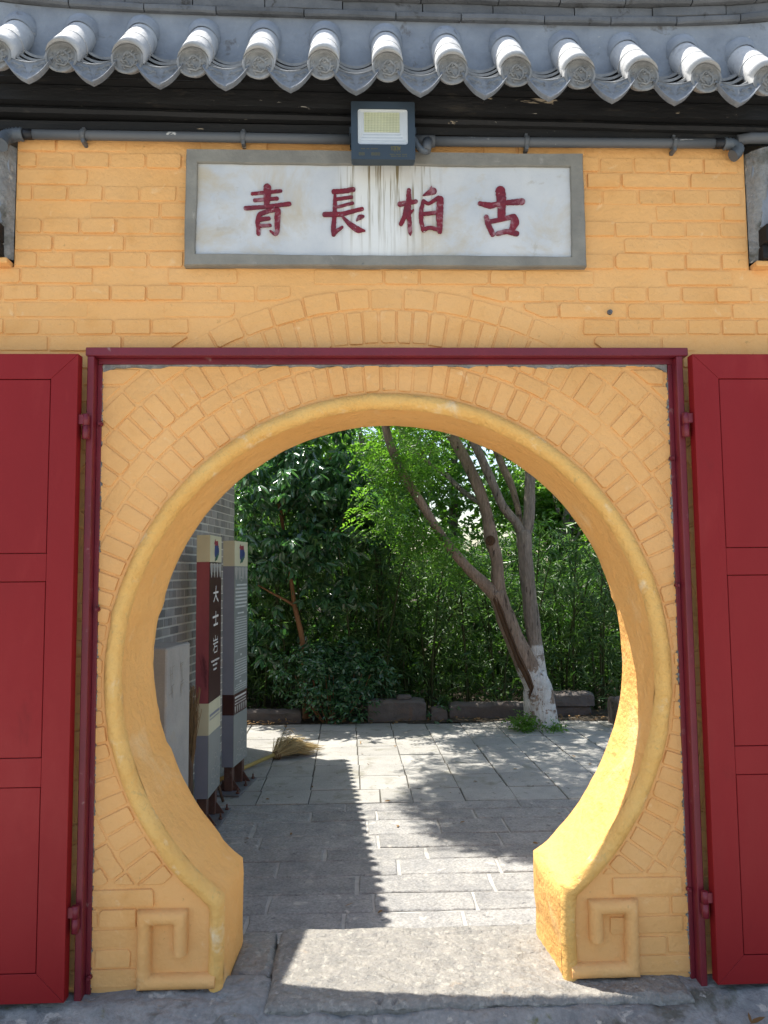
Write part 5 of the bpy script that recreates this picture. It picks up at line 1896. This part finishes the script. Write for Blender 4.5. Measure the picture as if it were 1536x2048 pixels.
# low shrub spilling over the kerb
t3 = empty('shrub', (-.40, 5.30, -.1))
tag(t3, 'low dark leafy shrub spilling over the kerb below the broadleaf tree', 'shrub')
tw = in_blobs([(-.35, 5.32, .12, .42, .22, .26), (-.55, 5.4, .4, .5, .3, .35), (.68, 5.22, .02, .12, .08, .14), (-.1, 5.5, .35, .4, .2, .35)], 620)
P, D, N, L, W = broad_leaves(tw, 7, .058, .024, .3)
local(leaf_object('foliage', P, D, N, L, W, LF_BROAD, t3, 6, .16, .1), t3)
mb = MB()
for k in range(14):
    a = NPR.uniform(-.35, .35); limb(mb, [(-.4 + a * .3, 5.36, -.12, .014), (-.4 + a * .8, 5.36, .1, .011), (-.4 + a * 1.2, 5.34, .38, .005)], 6, 0)
local(mb.build('stems', BARKO, t3), t3)

# little green plant at the foot of the whitewashed tree
t4 = empty('ground_plant', (1.55, 4.72, -.1))
tag(t4, 'small green plant growing at the foot of the whitewashed tree', 'plant')
tw = in_blobs([(1.50, 4.72, -.04, .13, .07, .055, 1), (1.76, 4.70, -.07, .12, .05, .025, .5), (1.44, 4.76, .0, .08, .05, .07, .5)], 140)
P, D, N, L, W = broad_leaves(tw, 6, .038, .017, .0)
P[:, 2] = np.maximum(P[:, 2], -.09)
local(leaf_object('leaves', P, D, N, L, W, LF_LOCUST, t4, 4), t4)

# bamboo thicket behind the kerb: one mass
nb = 210
bx_ = NPR.uniform(-2.2, 4.6, nb); by_ = 5.75 + NPR.random(nb) ** 1.2 * 2.6; bh_ = NPR.uniform(1.5, 2.5, nb) + np.where(bx_ < .3, .7, 0)
mb = MB()
twl = []
for k in range(nb):
    x, y, h = bx_[k], by_[k], bh_[k]
    lx, ly = NPR.normal() * .25, -abs(NPR.normal()) * .35
    pts = [(x + lx * t * t, y + ly * t * t, -.15 + h * (t - .12 * t * t)) for t in (0, .3, .6, .85, 1.0)]
    mb.tube(pts, [.014, .013, .011, .007, .003], 6, 0, False)
    nn_ = int(50 * h / 2.2)
    tt = NPR.uniform(.06, 1.0, nn_)
    for t in tt:
        r = .10 + .24 * NPR.random()
        a = NPR.uniform(0, 6.283)
        twl.append((x + lx * t * t + r * math.cos(a), y + ly * t * t + r * math.sin(a), -.15 + h * (t - .12 * t * t) + NPR.normal() * .06))
culms = mb.mesh('bamboo_culms', [CULM])
tw = np.array(twl)
n_ = len(tw)
ax = rdir(n_); ax[:, 2] *= .3
P, D, N = [], [], []
for k in range(7):
    d = ax + NPR.normal(size=(n_, 3)) * .55; d[:, 2] -= .45
    P.append(tw + NPR.normal(size=(n_, 3)) * .02); D.append(d); N.append(rdir(n_, .8))
P, D, N = map(np.concatenate, (P, D, N))
m = len(P)
bamb = leaf_object('bamboo_thicket', P, D, N, NPR.uniform(.09, .17, m), NPR.uniform(.011, .019, m), LF_BAMBOO, None, 4, .1, .2)
tag(bamb, 'dense dark bamboo thicket filling the view behind the kerb stones', 'bamboo', kind='stuff')
o = link('culms', culms, bamb); o['kind'] = 'stuff'

# trees farther back
far_spec = [(-2.6, 9.5, 5.0, 1.5, 0), (-.6, 10.5, 5.2, 1.6, 1), (1.4, 10.0, 5.6, 1.5, 2), (3.4, 10.8, 5.0, 1.6, 3), (5.4, 10.0, 4.6, 1.6, 4), (-4.5, 11, 5.4, 1.8, 5), (.4, 13.5, 6.5, 2.0, 6), (4.2, 14, 6.6, 2.2, 7), (-2.6, 14, 6.6, 2.0, 8), (7.5, 13, 6, 2.2, 9), (2.7, 8.9, 4.2, 1.1, 10), (.5, 8.8, 4.2, 1.1, 11)]
lbs = ['background tree beyond the bamboo, leftmost behind the brick building', 'background tree crown above the broadleaf tree', 'background tree crown between the leaning limbs', 'background tree crown behind the twin stems',
       'background tree crown at the right edge of the opening', 'background tree hidden mostly by the brick building', 'tall tree far behind the leaning limb', 'tall tree far behind the twin stems on the right', 'tall tree far behind the broadleaf tree', 'far tree beyond the right side of the opening', 'light green tree just behind the bamboo, right of the twin stems', 'light green tree just behind the bamboo, left of the leaning limb']
for (x, y, h, r, k) in far_spec:
    t = empty('tree', (x, y, -.1)); tag(t, lbs[k], 'tree', 'background trees beyond the bamboo')
    mb = MB()
    lean = NPR.normal() * .3
    limb(mb, [(x, y, -.2, .24), (x + lean * .3, y, 1.2, .19), (x + lean * .6, y, h * .55, .14), (x + lean, y, h * .9, .05)], 9, .06)
    for q in range(5):
        a = NPR.uniform(0, 6.28); z0_ = h * NPR.uniform(.3, .6)
        limb(mb, [(x + lean * .4, y, z0_, .07), (x + lean * .4 + math.cos(a) * r * .45, y + math.sin(a) * r * .4, z0_ + h * .16, .05), (x + lean * .4 + math.cos(a) * r * .85, y + math.sin(a) * r * .8, z0_ + h * .3, .02)], 7, .06)
    local(mb.build('trunk', BARKB, t), t)
    bl = []
    for q in range(11):
        a = NPR.uniform(0, 6.28); rr_ = r * NPR.uniform(.2, .85)
        bl.append((x + lean + math.cos(a) * rr_, y + math.sin(a) * rr_, h * NPR.uniform(.38, 1.0), r * .42, r * .42, r * .30))
    tw = in_blobs(bl, 1100)
    P, D, N, L, W = broad_leaves(tw, 8, .10, .045, .35)
    local(leaf_object('crown', P, D, N, L, W, LF_FAR, t, 4), t)
# understorey hedge closing the view low down
n_ = 9500
tw = np.stack([NPR.uniform(-7, 10, n_), NPR.uniform(8.6, 10.4, n_), NPR.uniform(0, 1, n_) ** 1.1 * 3.6], 1)
P, D, N, L, W = broad_leaves(tw, 6, .13, .06, .3)
o = leaf_object('understorey', P, D, N, L, W, LF_FAR, None, 4)
tag(o, 'dark undergrowth far behind the bamboo', 'undergrowth', kind='stuff')

# litter
n_ = 330
P = np.stack([NPR.uniform(-1.6, 2.8, n_), 5.12 + np.abs(NPR.normal(size=n_)) * .22, np.full(n_, -.088) + NPR.random(n_) * .02], 1)
n2 = 46
P2 = np.stack([NPR.uniform(-1.0, 2.0, n2), NPR.uniform(.8, 5.1, n2), np.full(n2, ZP + .006)], 1)
n3 = 34
P3 = np.stack([NPR.uniform(-2.0, 1.9, n3), NPR.uniform(-.42, -.22, n3), np.full(n3, -.045)], 1)
P = np.concatenate([P, P2, P3]); m = len(P)
D = rdir(m); D[:, 2] *= .15
o = leaf_object('leaf_litter', P, D, rdir(m, 3), NPR.uniform(.025, .06, m), NPR.uniform(.010, .024, m), LF_DRY, None, 6, .2, -.1)
tag(o, 'dry fallen leaves scattered along the kerb and over the paving', 'leaf litter', kind='stuff')
